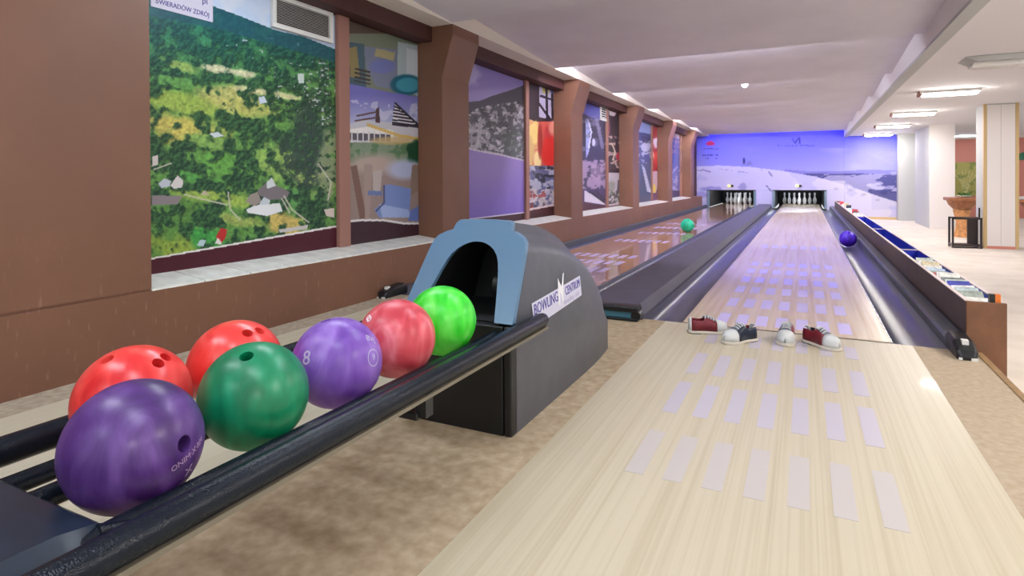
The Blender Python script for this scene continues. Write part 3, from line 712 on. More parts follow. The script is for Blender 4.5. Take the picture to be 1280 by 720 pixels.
pin_prof = [(2.03,0),(2.828,.75),(3.906,2.25),(4.51,3.375),(4.766,4.5),(4.563,5.875),(3.703,7.25),(2.472,8.625),(1.965,9.375),(1.797,10),(1.87,10.875),(2.094,11.75),(2.406,12.625),(2.547,13.5),(2.35,14.2),(1.6,14.75),(.5,15)]
pin_prof = [(d/2*0.0254, z*0.0254) for d, z in pin_prof]
for key, nm in (('R', 'right'), ('L', 'left')):
    a, b = PIT[key]; cx = (a+b)/2
    t = thing('pin_pit', 'dark pin pit with pale side boards at the end of the %s lane' % nm, 'pin pit', (cx, YB, 0), 'pin pits')
    for x0 in (a, b-0.06):
        MB().box((x0, YB-0.03, -0.02), (x0+0.06, YB+0.06, ZPT-0.012)).build('side_board', 'pit_frame', t)
        MB().box((x0, YB+0.061, -0.02), (x0+0.06, YB+3.45, 0.82)).build('kickback', 'pit_frame_dark', t)
    MB().box((a+0.06, YB+3.4, -0.1), (b-0.06, YB+3.45, 0.82)).build('curtain', 'pit_black', t)
    MB().box((a, YB+0.045, 0.82), (b, YB+3.45, 0.86)).build('roof', 'pit_black', t)
    MB().box((a, YB-0.012, ZPT-0.012), (b, YB+0.04, ZPT+0.012)).build('lintel', 'pit_black', t)
    MB().box((a+0.06, YB+0.02, -0.16), (b-0.06, YB+3.4, -0.10)).build('pit_floor', 'pit_black', t)
    MB().box((LANES[key]-0.533, YB-0.034, -0.1), (LANES[key]+0.533, YB+3.1, -0.0005)).build('deck', 'lane_wood' if key == 'R' else 'lane_wood_deep', t)
    MB().tube([(a+0.15, YB+1.35, 0.72), (b-0.15, YB+1.35, 0.72)], 0.014, 8).build('pin_light', 'tube_white', t)
    first = None; hx = LANES[key]+(0.03 if key == 'L' else -0.04); hy = YB+2.0
    for r in range(4):
        for i in range(r+1):
            loc = (hx+(i-r/2)*0.3048, hy+r*0.264, 0.0)
            if first is None:
                first = MB().lathe(pin_prof, 16).build('bowling_pin', 'pin_white', smooth=True, angle=80); first.location = loc
                tag(first, 'white bowling pin standing in the triangle at the end of the %s lane' % nm, 'bowling pin', 'pins of the %s lane' % nm)
            else:
                o = first.copy(); COL.objects.link(o); o.location = loc
    # small indicator lamp above the mouth
    s = thing('indicator_lamp', 'tiny yellow indicator lamp above the %s pin pit' % nm, 'lamp', (cx+0.0, YB, ZPT+0.1), 'indicator lamps')
    MB().box((cx-0.03, YB-0.05, ZPT+0.10), (cx+0.07, YB-0.001, ZPT+0.17)).build('housing', 'black_plastic', s)
    MB().lathe([(0.002, 0), (0.035, 0.004), (0.045, 0.03), (0.035, 0.06), (0.002, 0.065)], 12, (cx-0.05, YB-0.05, ZPT+0.105)).build('lens', 'lens_yellow', s, smooth=True)

# black-light tubes tucked under the last ceiling plate in front of the mural
for k, (x0, x1) in enumerate(((-2.5, -1.1), (-0.7, 0.7))):
    t = thing('blacklight_tube', 'violet tube lamp under the ceiling above the %s pin pit' % ('left', 'right')[k], 'lamp', ((x0+x1)/2, YB-0.55, 2.43), 'violet tube lamps')
    MB().box((x0, YB-0.58, 2.465), (x1, YB-0.52, 2.5)).build('batten', 'fixture_white', t)
    MB().tube([(x0+.03, YB-0.55, 2.445), (x1-.03, YB-0.55, 2.445)], 0.013, 8).build('tube', 'tube_violet', t)

# ================================================================== lanes, gutters, divider, curbs
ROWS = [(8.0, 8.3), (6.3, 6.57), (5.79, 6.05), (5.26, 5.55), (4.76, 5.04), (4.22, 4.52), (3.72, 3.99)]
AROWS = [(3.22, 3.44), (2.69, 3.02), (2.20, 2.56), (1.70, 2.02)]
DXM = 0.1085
for key, nm in (('R', 'right'), ('L', 'left')):
    c = LANES[key]
    t = thing('bowling_lane', 'polished wooden %s bowling lane with rows of violet marks' % nm, 'bowling lane', (c, 3.62, 0))
    MB().box((c-0.533, 3.640, -0.06), (c+0.533, YB-0.035, 0.0)).build('lane_bed', 'lane_wood' if key == 'R' else 'lane_wood_deep', t)
    MB().box((c-0.532, 3.6105, -0.05), (c+0.532, 3.6395, -0.003)).build('foul_seam', 'seam_dark', t)
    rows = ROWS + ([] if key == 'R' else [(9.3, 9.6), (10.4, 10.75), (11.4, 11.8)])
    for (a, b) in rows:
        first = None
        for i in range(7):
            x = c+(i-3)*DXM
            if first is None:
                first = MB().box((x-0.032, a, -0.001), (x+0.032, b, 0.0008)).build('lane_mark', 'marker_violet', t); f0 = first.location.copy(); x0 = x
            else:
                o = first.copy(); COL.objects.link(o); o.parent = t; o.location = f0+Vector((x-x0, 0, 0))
fl = bpy.data.objects['floor']
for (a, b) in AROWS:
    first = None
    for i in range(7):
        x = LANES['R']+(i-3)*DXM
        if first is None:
            first = MB().box((x-0.027, a, -0.001), (x+0.027, b, 0.0008)).build('approach_mark', 'marker_pale' if a > 2.1 else 'marker_faint', fl); f0 = first.location.copy(); x0 = x
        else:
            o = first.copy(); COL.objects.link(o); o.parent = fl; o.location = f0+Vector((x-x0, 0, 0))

def gutter(x0, x1, label):
    """rounded channel between x0 and x1"""
    n = 10; pr = []
    for i in range(n+1):
        a = PI*i/n; pr.append(((x0+x1)/2-(x1-x0)/2*math.cos(a)*0.985, -0.085*math.sin(a)**0.8-0.002))
    pr = [(x0+.001, -0.001)] + pr + [(x1-.001, -0.001), (x1-.001, -0.13), (x0+.001, -0.13)]
    o = MB().prism(pr, 3.611, YB-0.04, 1).build('gutter', 'gutter_grey', smooth=True, angle=35)
    return tag(o, label, 'gutter', 'lane gutters')
cR, cL = LANES['R'], LANES['L']
gutter(cR-0.533-0.232, cR-0.533, 'grey channel gutter along the left edge of the right lane')
gutter(cR+0.533, cR+0.533+0.232, 'grey channel gutter with the violet ball along the right lane')
gutter(-2.717, cL-0.533, 'dark gutter between the left lane and the brown wall')
gutter(cL+0.533, cL+0.533+0.235, 'gutter hidden behind the divider at the left lane')
# bright steel edge of the right lane
MB().box((cR+0.526, 3.63, -0.02), (cR+0.5325, YB-0.04, 0.002)).build('edge_strip', 'edge_steel', bpy.data.objects['bowling_lane'])

d = thing('lane_divider', 'broad dark divider running between the two lanes', 'divider', (-1.075, 3.5, 0))
xd0, xd1 = cL+0.533+0.236, cR-0.533-0.233
MB().prism([(xd0, -0.1), (xd1, -0.1), (xd1, 0.02), (xd1-0.03, 0.085), (xd0+0.02, 0.085), (xd0, 0.06)], 3.58, YB-0.02, 1).build('top', 'divider_top', d)
MB().box((xd0+0.01, 3.50, 0.055), (xd1-0.005, 3.60, 0.09)).build('end_lip', 'black_plastic', d, bevel=0.008)
MB().box((xd0+0.02, 3.515, 0.016), (xd1-0.04, 3.56, 0.056)).build('end_face', 'teal_face', d, bevel=0.006)
MB().box((xd0+0.01, 3.505, 0.0), (xd1-0.01, 3.58, 0.017)).build('foot', 'black_plastic', d, bevel=0.004)
MB().tube([(xd1-0.022, 3.51, 0.035), (xd1-0.022, 3.59, 0.035)], 0.03, 10).build('corner_roll', 'black_plastic', d, smooth=True)

def curb(x0, x1, h, label, flip):
    t = thing('curb', label, 'curb', ((x0+x1)/2, 3.5, 0), 'curbs beside the outer gutters')
    MB().prism([(x0, -0.1), (x1, -0.1), (x1, h), (x0+0.01, h), (x0, h-0.015)], 3.62, YB-0.02, 1).build('rail', 'curb_grey', t)
    # moulded black end piece
    rings = []
    for y, s, hh in ((3.42, 0.6, 0.018), (3.44, 0.95, 0.045), (3.52, 1.0, h+0.022), (3.66, 1.0, h+0.03), (3.70, 0.9, h+0.012)):
        cxx = (x0+x1)/2; hw = (x1-x0)/2*1.08*s
        rings.append([(cxx-hw, y, 0.001), (cxx+hw, y, 0.001), (cxx+hw, y, hh*0.8), (cxx+hw*0.75, y, hh), (cxx-hw*0.75, y, hh), (cxx-hw, y, hh*0.8)])
    e = MB().loft(rings).build('end_cap', 'black_plastic', t, bevel=0.003)
    sx = -1 if not flip else 1
    MB().box(((x0+x1)/2-0.012, 3.478, h*0.55), ((x0+x1)/2+0.014, 3.515, h+0.026)).build('tape', 'tape_white', e)
    MB().box((x0+0.006, 3.418, 0.001), (x0+0.02, 3.425, 0.012)).build('foam', 'tape_white', e)
    MB().box((x1-0.03, 3.416, 0.001), (x1-0.004, 3.425, 0.014)).build('foam', 'tape_white', e)
    return t
curb(cR+0.533+0.234, 0.725, 0.055, 'dark curb with black end piece beside the brown trough', True)
curb(-2.80, -2.72, 0.05, 'dark curb with black end piece at the foot of the brown wall', False)

# ================================================================== balls
R = 0.108
def make_ball(center, m, label, holes, group=None, seg=64):
    """sphere with drilled finger holes; holes = list of (direction, radius)"""
    name = 'bowling_ball'
    bm = bmesh.new(); bmesh.ops.create_uvsphere(bm, u_segments=seg, v_segments=seg//2, radius=R)
    me = bpy.data.meshes.new(name); bm.to_mesh(me); bm.free()
    for p in me.polygons: p.use_smooth = True
    o = bpy.data.objects.new(name, me); COL.objects.link(o)
    cut = []
    for dvec, hr in holes:
        dvec = Vector(dvec).normalized()
        c = MB().tube([dvec*(R*0.55), dvec*(R*1.1)], hr, 24).build('cutter', 'throat_black'); cut.append(c)
        md = o.modifiers.new('hole', 'BOOLEAN'); md.object = c; md.operation = 'DIFFERENCE'; md.solver = 'EXACT'
    if cut:
        dg = bpy.context.evaluated_depsgraph_get(); dg.update()
        me2 = bpy.data.meshes.new_from_object(o.evaluated_get(dg)); o.modifiers.clear(); o.data = me2
        for c in cut: bpy.data.objects.remove(c)
        try: me2.set_sharp_from_angle(angle=math.radians(38))
        except Exception: pass
        me = me2
    me.materials.clear(); me.materials.append(MATS[m])
    for p in me.polygons: p.material_index = 0
    o.location = center
    tag(o, label, 'bowling ball', group); return o
def ball_print(o, name, txt, size, px, upx, m, ring=None):
    """lettering wrapped on the ball around the spot seen at pixel px; reading direction towards upx"""
    c = np.array(o.location); n = ballhit(px[0], px[1], c, R); q = ballhit(upx[0], upx[1], c, R)
    ux = (q - n*(q.dot(n))).normalized(); uy = n.cross(ux)
    def on(u, v, h):
        p = (n*R + ux*u + uy*v).normalized(); return o.location + p*(R+0.0003+h*0.4)
    if txt:
        tv, tf = text_geo(txt, size); thick(on, tv, tf, 0.0008).build(name, m, o)
    if ring:
        r0, r1 = ring; k = 32; v2 = []; f2 = []
        for i in range(k):
            a = 2*PI*i/k; v2 += [(r0*math.cos(a), r0*math.sin(a)), (r1*math.cos(a), r1*math.sin(a))]
        for i in range(k):
            j = (i+1) % k; f2.append((2*i, 2*i+1, 2*j+1, 2*j))
        thick(on, v2, f2, 0.0008).build('ring_mark', m, o)
def holes_at(center, pxs, r=0.0135):
    return [(ballhit(a, b, center, R), r) for a, b in pxs]
swirl_mat('ball_violet', (74, 38, 112), (106, 72, 146), (54, 24, 86), 1.0)
swirl_mat('ball_red', (236, 62, 60), (246, 92, 84), (216, 40, 44), 2.0, 0.3)
swirl_mat('ball_red_b', (238, 66, 62), (246, 96, 88), (220, 44, 46), 2.6, 0.3)
swirl_mat('ball_green', (0, 126, 84), (14, 148, 104), (0, 104, 68), 3.0)
swirl_mat('ball_lilac', (126, 84, 184), (158, 126, 208), (104, 62, 162), 4.0)
swirl_mat('ball_coral', (216, 80, 92), (236, 130, 142), (194, 56, 70), 5.0)
swirl_mat('ball_lime', (56, 220, 44), (112, 240, 92), (30, 196, 30), 6.0)
swirl_mat('ball_mint', (20, 196, 148), (60, 214, 172), (8, 160, 116), 7.0)
swirl_mat('ball_blueviolet', (78, 30, 214), (100, 52, 236), (56, 14, 170), 8.0)
XF, XBK, ZB = -1.03, -1.235, 0.412
GB = 'balls waiting on the return rack'
c = (XF, 0.6175, ZB-0.004)
bp = make_ball(c, 'ball_violet', 'dark violet marbled bowling ball nearest the viewer on the rack', holes_at(c, [(231, 554.5)], 0.0135), GB, 96)
ball_print(bp, 'lettering', 'ONIM·X·RM', 0.015, (238, 568), (250, 552), 'ink_ball')
ball_print(bp, 'emblem', 'X', 0.024, (236, 588), (250, 568), 'ink_ball')
c = (XBK, 0.7405, ZB)
make_ball(c, 'ball_red', 'red bowling ball behind the dark violet one on the rack', holes_at(c, [(198, 453.5), (207.5, 446), (134, 449)], 0.012), GB)
c = (XBK, 0.984, ZB)
make_ball(c, 'ball_red_b', 'red bowling ball behind the dark green one on the rack', holes_at(c, [(309.5, 416), (325, 413)], 0.012), GB)
c = (XF, 0.865, ZB)
bg_ = make_ball(c, 'ball_green', 'dark green bowling ball with one thumb hole on the rack', holes_at(c, [(308, 445)], 0.0135), GB, 96)
c = (XF, 1.109, ZB)
bl = make_ball(c, 'ball_lilac', 'lilac purple marbled bowling ball in the middle of the rack', holes_at(c, [(407, 400.5)], 0.012), GB, 96)
ball_print(bl, 'number_mark', '8', 0.046, (383, 448), (396, 447), 'ink_grey')
ball_print(bl, 'number_mark', '9', 0.022, (467, 447), (474, 447), 'ink_grey', ring=(0.0185, 0.0205))
ball_print(bl, 'lettering', 'BVL', 0.022, (464, 424), (471, 428), 'ink_grey')
c = (XF, 1.346, ZB+.002)
bc = make_ball(c, 'ball_coral', 'coral pink marbled bowling ball beside the lime one', holes_at(c, [(487, 372.8)], 0.012), GB, 96)
ball_print(bc, 'number_mark', '8', 0.040, (461, 398), (466, 393), 'ink_white')
c = (XF, 1.577, ZB+.003)
make_ball(c, 'ball_lime', 'bright lime green bowling ball at the mouth of the hood', holes_at(c, [(560, 357.5)], 0.012), GB, 96)
make_ball((-1.70, 9.80, R), 'ball_mint', 'mint green bowling ball rolling on the left lane', [(Vector((.3, -.6, .7)), 0.012)], None, 48)
make_ball((0.525, 9.25, 0.03), 'ball_blueviolet', 'blue violet bowling ball lying in the right gutter', [(Vector((.1, -.5, .8)), 0.012)], None, 48)

# ================================================================== ball return
HC = -1.10
br = thing('ball_return', 'grey and blue ball return hood with black rail rack', 'ball return', (HC, 1.75, 0))
ROOF_Y = [1.70, 2.0, 2.25, 2.46, 2.65, 2.78, 2.86, 2.90]; ROOF_Z = [0.70, 0.698, 0.665, 0.60, 0.50, 0.40, 0.30, 0.20]
def roof(y): return float(np.interp(y, ROOF_Y, ROOF_Z))
def crease(y): return float(np.interp(y, [1.75, 2.9], [0.385, 0.14]))
TAU = [0.0, 0.35, 0.70, 0.80, 0.875, 0.93, 1.0]; TW = [0.226, 0.214, 0.202, 0.186, 0.150, 0.124, 0.112]
def halfw(y, z):
    cz = crease(y); rz = roof(y)
    k = 1.0 - 0.10*max(0.0, (y-2.5)/0.4)**2
    if z <= cz: return 0.225*k
    return float(np.interp((z-cz)/(rz-cz), TAU, TW))*k
def front_y(z): return 1.765 if z <= 0.37 else 1.78+(z-0.37)*0.68
def hood_ring(s):
    """s 0..1 from the leaning front to the tail"""
    zs = [0.0, None] + TAU
    def yz(tau_or_z, is_tau):
        zf = (0.385+(0.70-0.385)*tau_or_z) if is_tau else tau_or_z
        y = front_y(zf)*(1-s)+2.90*s
        cz = crease(y); rz = roof(y)
        z = cz+(rz-cz)*tau_or_z if is_tau else (0.0 if tau_or_z == 0 else cz*0.985)
        return y, z
    pts = []
    for v, it in [(0.0, False), (0.38, False)]+[(t_, True) for t_ in TAU]:
        y, z = yz(v, it); pts.append((halfw(y, z), y, z))
    right = [(HC+w_, y, z) for w_, y, z in pts]; left = [(HC-w_, y, z) for w_, y, z in pts[::-1]]
    return right+left
SS = [0, .08, .16, .25, .35, .45, .55, .65, .74, .82, .89, .95, 1.0]
hs = MB(); hs.loft([hood_ring(s) for s in SS], closed=False, caps=False)
n = len(hood_ring(0)); hs.add(hood_ring(1.0), [tuple(range(n))])
hs.build('hood_shell', 'hood_grey', br, smooth=True, angle=32)
# blue arch panel with its dark throat
def arch_pts(tab, n_side):
    r = [(w_, z) for w_, z in tab]; return [(HC+w_, z) for w_, z in r] + [(HC-w_, z) for w_, z in r[::-1]]
outer = [(0.226, 0.375), (0.214, 0.495), (0.202, 0.605), (0.196, 0.628), (0.182, 0.645), (0.150, 0.661), (0.126, 0.668), (0.122, 0.690), (0.110, 0.703), (0.04, 0.706)]
inner = [(0.158, 0.375), (0.140, 0.45), (0.122, 0.52), (0.108, 0.56), (0.095, 0.583), (0.076, 0.602), (0.056, 0.614), (0.036, 0.622), (0.02, 0.626), (0.006, 0.627)]
O_ = arch_pts(outer, 0); I_ = arch_pts(inner, 0); k = len(O_)
ap = MB()
def ring3(pts, dy): return [(x, front_y(z)+dy, z) for x, z in pts]
A0, A1, B0, B1 = ring3(O_, -0.022), ring3(O_, 0.004), ring3(I_, -0.022), ring3(I_, 0.02)
fs_ = []
for i in range(k-1):
    fs_ += [(i, i+1, k*2+i+1, k*2+i), (k+i, k*3+i, k*3+i+1, k+i+1), (i, k+i, k+i+1, i+1), (2*k+i, 2*k+i+1, 3*k+i+1, 3*k+i)]
for e in (0, k-1): fs_.append((e, k+e, 3*k+e, 2*k+e))
ap.add(A0+A1+B0+B1, fs_); ap.build('arch_panel', 'hood_blue', br, smooth=True, angle=40, bevel=0.0)
th = MB(); th.loft([ring3(I_, 0.0), [(HC+(x-HC)*0.92, 2.15+0.1*(z-.37), 0.33+(z-0.33)*0.95) for x, z in I_]], closed=False, caps=False)
th.add([(HC+(x-HC)*0.92, 2.15+0.1*(z-.37), 0.33+(z-0.33)*0.95) for x, z in I_], [tuple(range(k))])
th.build('throat', 'throat_black', br, smooth=True)
MB().box((HC-0.2, 1.79, 0.30), (HC+0.2, 2.35, 0.372)).build('throat_floor', 'throat_black', br)
# kicker wheel and bracket inside the mouth
MB().tube([(HC+0.06, 1.98, 0.46), (HC+0.11, 1.98, 0.46)], 0.05, 20).build('kicker_wheel', 'hood_black', br, smooth=True)
MB().box((HC+0.115, 1.86, 0.375), (HC+0.135, 1.98, 0.45)).build('kicker_bracket', 'edge_steel', br, bevel=0.004)
# black front block under the mouth, with the recess groove near its right corner
MB().box((HC-0.224, 1.752, 0.0), (HC+0.195, 1.80, 0.366)).build('front_block', 'hood_black', br, bevel=0.004)
MB().box((HC+0.198, 1.752, 0.0), (HC+0.226, 1.80, 0.366)).build('corner_post', 'hood_black', br, bevel=0.006)
# sticker on the right flank
def side_pt(y, z, h): return (HC+halfw(y, z)+0.0015+h, y, z)
sy0, sy1 = 1.93, 2.47
def szb(y): return crease(y)+0.012+0.25*(y-sy0)
st = MB(); n = 16; vs_ = []; 
for i in range(n+1):
    y = sy0+(sy1-sy0)*i/n; b0 = szb(y)
    vs_ += [side_pt(y, b0-0.03, 0), side_pt(y, b0+0.012, 0), side_pt(y, b0+0.055, 0)]
v2 = [(x+0.0012, y, z) for x, y, z in vs_]
fs_ = []; N3 = len(vs_)
for i in range(n):
    for j in range(2):
        a = 3*i+j; fs_.append((a+N3, a+3+N3, a+4+N3, a+1+N3)); fs_.append((a, a+1, a+4, a+3))
for i in range(n):
    fs_ += [(3*i, 3*i+3, 3*i+3+N3, 3*i+N3), (3*i+2, 3*i+2+N3, 3*i+5+N3, 3*i+5)]
fs_ += [(0, N3, N3+1, 1), (1, N3+1, N3+2, 2), (3*n, 3*n+1, 3*n+1+N3, 3*n+N3), (3*n+1, 3*n+2, 3*n+2+N3, 3*n+1+N3)]
st.add(vs_+v2, fs_); sticker = st.build('sticker', 'sticker_white', br, smooth=True)
def letters(txt, ya, yb, m, size=0.056, dz=0.026):
    tv, tf = text_geo(txt, size); x0 = min(v[0] for v in tv); x1 = max(v[0] for v in tv)
    def on(u, v, h):
        y = ya+(u-x0)/(x1-x0)*(yb-ya); p = side_pt(y, szb(y)+dz+v, 0.0016+h); return p
    thick(on, tv, tf, 0.0008).build('lettering', m, sticker)
letters('BOWLING', 1.945, 2.185, 'ink_blue'); letters('CENTRUM', 2.27, 2.455, 'ink_blue', 0.05)
letters('bowling club', 2.25, 2.44, 'ink_grey', 0.03, -0.012)
def logo_on(u, v, h): y = 2.228+u; return side_pt(y, szb(y)+0.02+v, 0.002+h)
thick(logo_on, [(-.045,-.03),(-.03,-.03),(-.02,.02),(-.005,.0),(.0,-.025),(.012,-.025),(.02,.03),(.04,.085),(.028,.08),(.005,.035),(-.01,.05),(-.03,.075),(-.035,.04)],
      [(0,1,2,12),(2,3,10,11),(2,11,12),(3,4,9),(3,9,10),(4,5,6,9),(6,7,8,9)], 0.001).build('pin_emblem', 'ink_white', sticker)
# rails
YN = -0.55
def rail(name, x, z, r, y0, y1, m='rail_black'):
    MB().tube([(x, y0, z), (x, y0+0.01, z), (x, y1-0.03, z), (x, y1-0.008, z)], [r*.8, r, r, r*.85], 16).build(name, m, br, smooth=True, angle=60)
ZR = ZB-math.sqrt((R+0.019)**2-0.1**2)
for x, z in ((XF+0.1, ZR), ((XF+XBK)/2, ZR), (XBK-0.066, ZB-math.sqrt((R+0.019)**2-0.066**2))):
    rail('rail', x, z, 0.019, YN, 1.79)
rail('guard_rail', -0.852, 0.352, 0.026, YN, 1.98)
rail('guard_rail', -1.405, 0.333, 0.029, YN, 1.75)
# light strip along the underside of the near guard rail
MB().box((-0.846, YN, 0.320), (-0.830, 1.97, 0.329)).build('guard_strip', 'strip_beige', br)
for y in (0.15, 1.2):
    MB().box((-1.40, y, 0.262), (-0.86, y+0.05, 0.282)).build('cross_bar', 'black_plastic', br, bevel=0.004)
    MB().box((-1.42, y+0.008, 0.27), (-1.388, y+0.04, 0.33)).build('bracket', 'black_plastic', br)
    MB().box((-0.868, y+0.008, 0.27), (-0.838, y+0.04, 0.335)).build('bracket', 'black_plastic', br)
MB().box((-1.25, -0.25, 0.0), (-1.0, 0.0, 0.27)).build('pedestal', 'hood_black', br, bevel=0.02)
# moulded end tray at the near end of the rack
tr = []
for y, hw, zt in ((-0.55, 0.215, 0.345), (0.36, 0.215, 0.368), (0.45, 0.215, 0.367), (0.505, 0.212, 0.356), (0.532, 0.205, 0.332)):
    cx = -1.125
    tr.append([(cx-hw, y, 0.285), (cx+hw, y, 0.285), (cx+hw, y, zt-0.02), (cx+hw-0.022, y, zt), (cx-hw+0.022, y, zt), (cx-hw, y, zt-0.02)])
MB().loft(tr).build('end_tray', 'tray_black', br, smooth=True, angle=30)
MB().tube([(-0.925, 0.50, 0.345), (-0.918, 0.56, 0.332)], [0.014, 0.010], 10).build('end_stop', 'rail_black', br, smooth=True)

# ================================================================== shoes
def make_shoe(label, loc, rz, left_m, right_m, L=0.212):
    s = thing('bowling_shoe', label, 'shoe', (0, 0, 0), 'bowling shoes at the foul line')
    T = [0, .06, .14, .22, .30, .38, .46, .54, .62, .70, .78, .86, .93, .98, 1.0]
    HW = [.018, .030, .034, .034, .032, .032, .034, .038, .042, .044, .043, .038, .029, .016, .003]
    HT = [.060, .072, .074, .072, .070, .074, .078, .072, .064, .057, .054, .051, .046, .038, .022]
    NA = 13
    def P(i, j):
        t = T[i]; a = -1+2*j/(NA-1); ang = a*PI/2
        w_ = HW[i]; h_ = HT[i]
        x = w_*math.copysign(abs(math.sin(ang))**0.75, a); z = 0.016+h_*max(0.0, math.cos(ang))**0.6
        return (x, (t-0.5)*L, z)
    def patch(cond, name, m):
        mb = MB(); idx = {}; fs_ = []
        def vi(i, j):
            if (i, j) not in idx: idx[(i, j)] = len(mb.v); mb.v.append(P(i, j))
            return idx[(i, j)]
        for i in range(len(T)-1):
            for j in range(NA-1):
                if cond((T[i]+T[i+1])/2, -1+2*(j+.5)/(NA-1)): mb.f.append((vi(i, j), vi(i, j+1), vi(i+1, j+1), vi(i+1, j)))
        o = mb.build(name, m, s, smooth=True, angle=60, local=True)
        md = o.modifiers.new('t', 'SOLIDIFY'); md.thickness = 0.003; md.offset = -1
        return o
    op = lambda t, a: abs(a) < 0.42 and 0.06 < t < 0.38
    vamp = lambda t, a: abs(a) < 0.34 and 0.38 <= t < 0.72
    toe = lambda t, a: t >= 0.74 or (t > 0.70 and abs(a) < 0.34)
    heel = lambda t, a: t < 0.10
    patch(lambda t, a: toe(t, a), 'toe_cap', 'shoe_white')
    patch(lambda t, a: heel(t, a) and not op(t, a), 'heel_counter', 'shoe_white')
    patch(lambda t, a: vamp(t, a) and not toe(t, a), 'tongue', 'shoe_grey')
    rest = lambda t, a: not (toe(t, a) or heel(t, a) or op(t, a) or vamp(t, a))
    patch(lambda t, a: rest(t, a) and a < 0, 'side_panel', left_m); patch(lambda t, a: rest(t, a) and a > 0, 'side_panel', right_m)
    ins = MB().loft([[((-1)**k_*w_*0.9, y, z) for k_, z in ((0, 0.022), (1, 0.022), (1, 0.03), (0, 0.03))] for y, w_ in ((-.45*L, .02), (-.3*L, .03), (0, .03))]).build('insole', 'shoe_grey', s, local=True)
    # sole follows the outline, with a heel block
    out = [(HW[i]+0.005, (T[i]-0.5)*L*1.03) for i in range(len(T))]
    poly = out + [(-x, y) for x, y in out[::-1]]
    MB().prism(poly, 0.004, 0.017, 2).build('sole', 'shoe_sole', s, bevel=0.002, local=True)
    hp = [(HW[i]+0.004, (T[i]-0.5)*L*1.02) for i in range(5)]
    MB().prism(hp+[(-x, y) for x, y in hp[::-1]], 0.0, 0.0045, 2).build('heel', 'shoe_navy', s, local=True)
    fp = [(HW[i]+0.002, (T[i]-0.5)*L) for i in range(7, 14)]
    MB().prism(fp+[(-x, y) for x, y in fp[::-1]], 0.0, 0.0045, 2).build('slide_pad', 'shoe_sole', s, local=True)
    for i, t in enumerate((.42, .49, .56, .63)):
        h_ = float(np.interp(t, T, HT)); y = (t-.5)*L; w_ = float(np.interp(t, T, HW))*.62
        MB().tube([(-w_, y-.004, .016+h_*.86), (-w_*.4, y, .020+h_), (w_*.4, y+.003, .020+h_), (w_, y-.002, .016+h_*.86)], 0.0028, 6).build('lace', 'shoe_white', s, local=True)
    MB().tube([(0, -.02*L, .092), (.012, .01*L, .102), (.03, .0, .094), (.012, -.03*L, .09)], 0.0025, 6).build('lace', 'shoe_white', s, local=True)
    s.location = loc; s.rotation_euler = (0, 0, rz); return s
def rz_of(dx, dy): return math.atan2(dy, dx)-PI/2
make_shoe('maroon bowling shoe lying side on, leftmost at the foul line', (-0.487, 3.435, 0), rz_of(.93, .36), 'shoe_red', 'shoe_red')
make_shoe('navy bowling shoe with white toe beside the maroon one', (-0.310, 3.31, 0), rz_of(-.72, -.86), 'shoe_navy', 'shoe_red')
make_shoe('bowling shoe seen from its white toe, third from the left', (-0.088, 3.42, 0), rz_of(-.05, -1.0), 'shoe_red', 'shoe_navy')
make_shoe('maroon bowling shoe with white toe pointing right, rightmost of the four', (0.075, 3.405, 0), rz_of(.70, -.68), 'shoe_navy', 'shoe_red')

# ================================================================== brown trough beside the right lane and its clutter
tx0, tx1, tz = 0.735, 0.90, 0.225; ty0, ty1 = 3.72, 18.6
t = thing('storage_trough', 'long brown trough with blue inside along the right gutter', 'trough', ((tx0+tx1)/2, ty0, ZC))
MB().box((tx0, ty0+.018, ZC), (tx0+0.015, ty1, tz)).build('side_panel', 'trough_side', t)
MB().box((tx1-0.015, ty0+.018, ZC), (tx1, ty1, tz)).build('side_panel', 'trough_side', t)
MB().box((tx0, ty0, ZC), (tx1, ty0+0.018, tz+.004)).build('end_panel', 'trough_brown', t, bevel=0.003)
MB().box((tx0, ty1, ZC), (tx1, ty1+0.018, tz)).build('end_panel', 'trough_brown', t)
MB().box((tx0+0.015, ty0+.018, 0.02), (tx1-0.015, ty1, 0.035)).build('bottom', 'trough_blue', t)
for x in (tx0+0.015, tx1-0.019): MB().box((x, ty0+.02, 0.035), (x+0.004, ty1, tz-0.003)).build('lining', 'trough_blue', t)
MB().box((tx0-0.002, ty0+.018, tz), (tx0+0.018, ty1, tz+0.006)).build('rim', 'trough_rim', t)
MB().box((tx1-0.018, ty0+.018, tz), (tx1+0.002, ty1, tz+0.006)).build('rim', 'trough_rim', t)
for y in (6.2, 8.6, 11.2):
    dv = MB().box((tx0+0.019, y, 0.035), (tx1-0.019, y+0.015, tz-0.004)).build('divider', 'trough_blue', t)
    MB().box((tx0+0.019, y-.002, tz-0.004), (tx1-0.019, y+0.017, tz+0.004)).build('divider_rim', 'trough_rim', dv)
PAPERS = [(214, 214, 208), (170, 186, 190), (196, 206, 196), (150, 160, 150), (226, 226, 228), (60, 70, 160), (190, 60, 70), (206, 196, 160), (110, 120, 120), (40, 46, 60), (180, 200, 220), (90, 110, 90)]
for i, cc in enumerate(PAPERS): mat('paper_%d' % i, cc, 0.55, var=0.12, scale=35.0)
PN = ['white', 'grey blue', 'pale green', 'sage grey', 'bright white', 'blue', 'red', 'cream', 'slate', 'black', 'light blue', 'moss green']
def booklet(loc, rx, rz, tilt, w_, h_, ci, label, grp):
    o = MB()
    o.box((-w_/2, -0.006, 0), (w_/2, 0.006, h_))
    q = o.build('booklet', 'paper_%d' % ci)
    q.location = loc; q.rotation_euler = (rx, tilt, rz)
    return tag(q, label, 'booklet', grp)
rnd = random.Random(3)
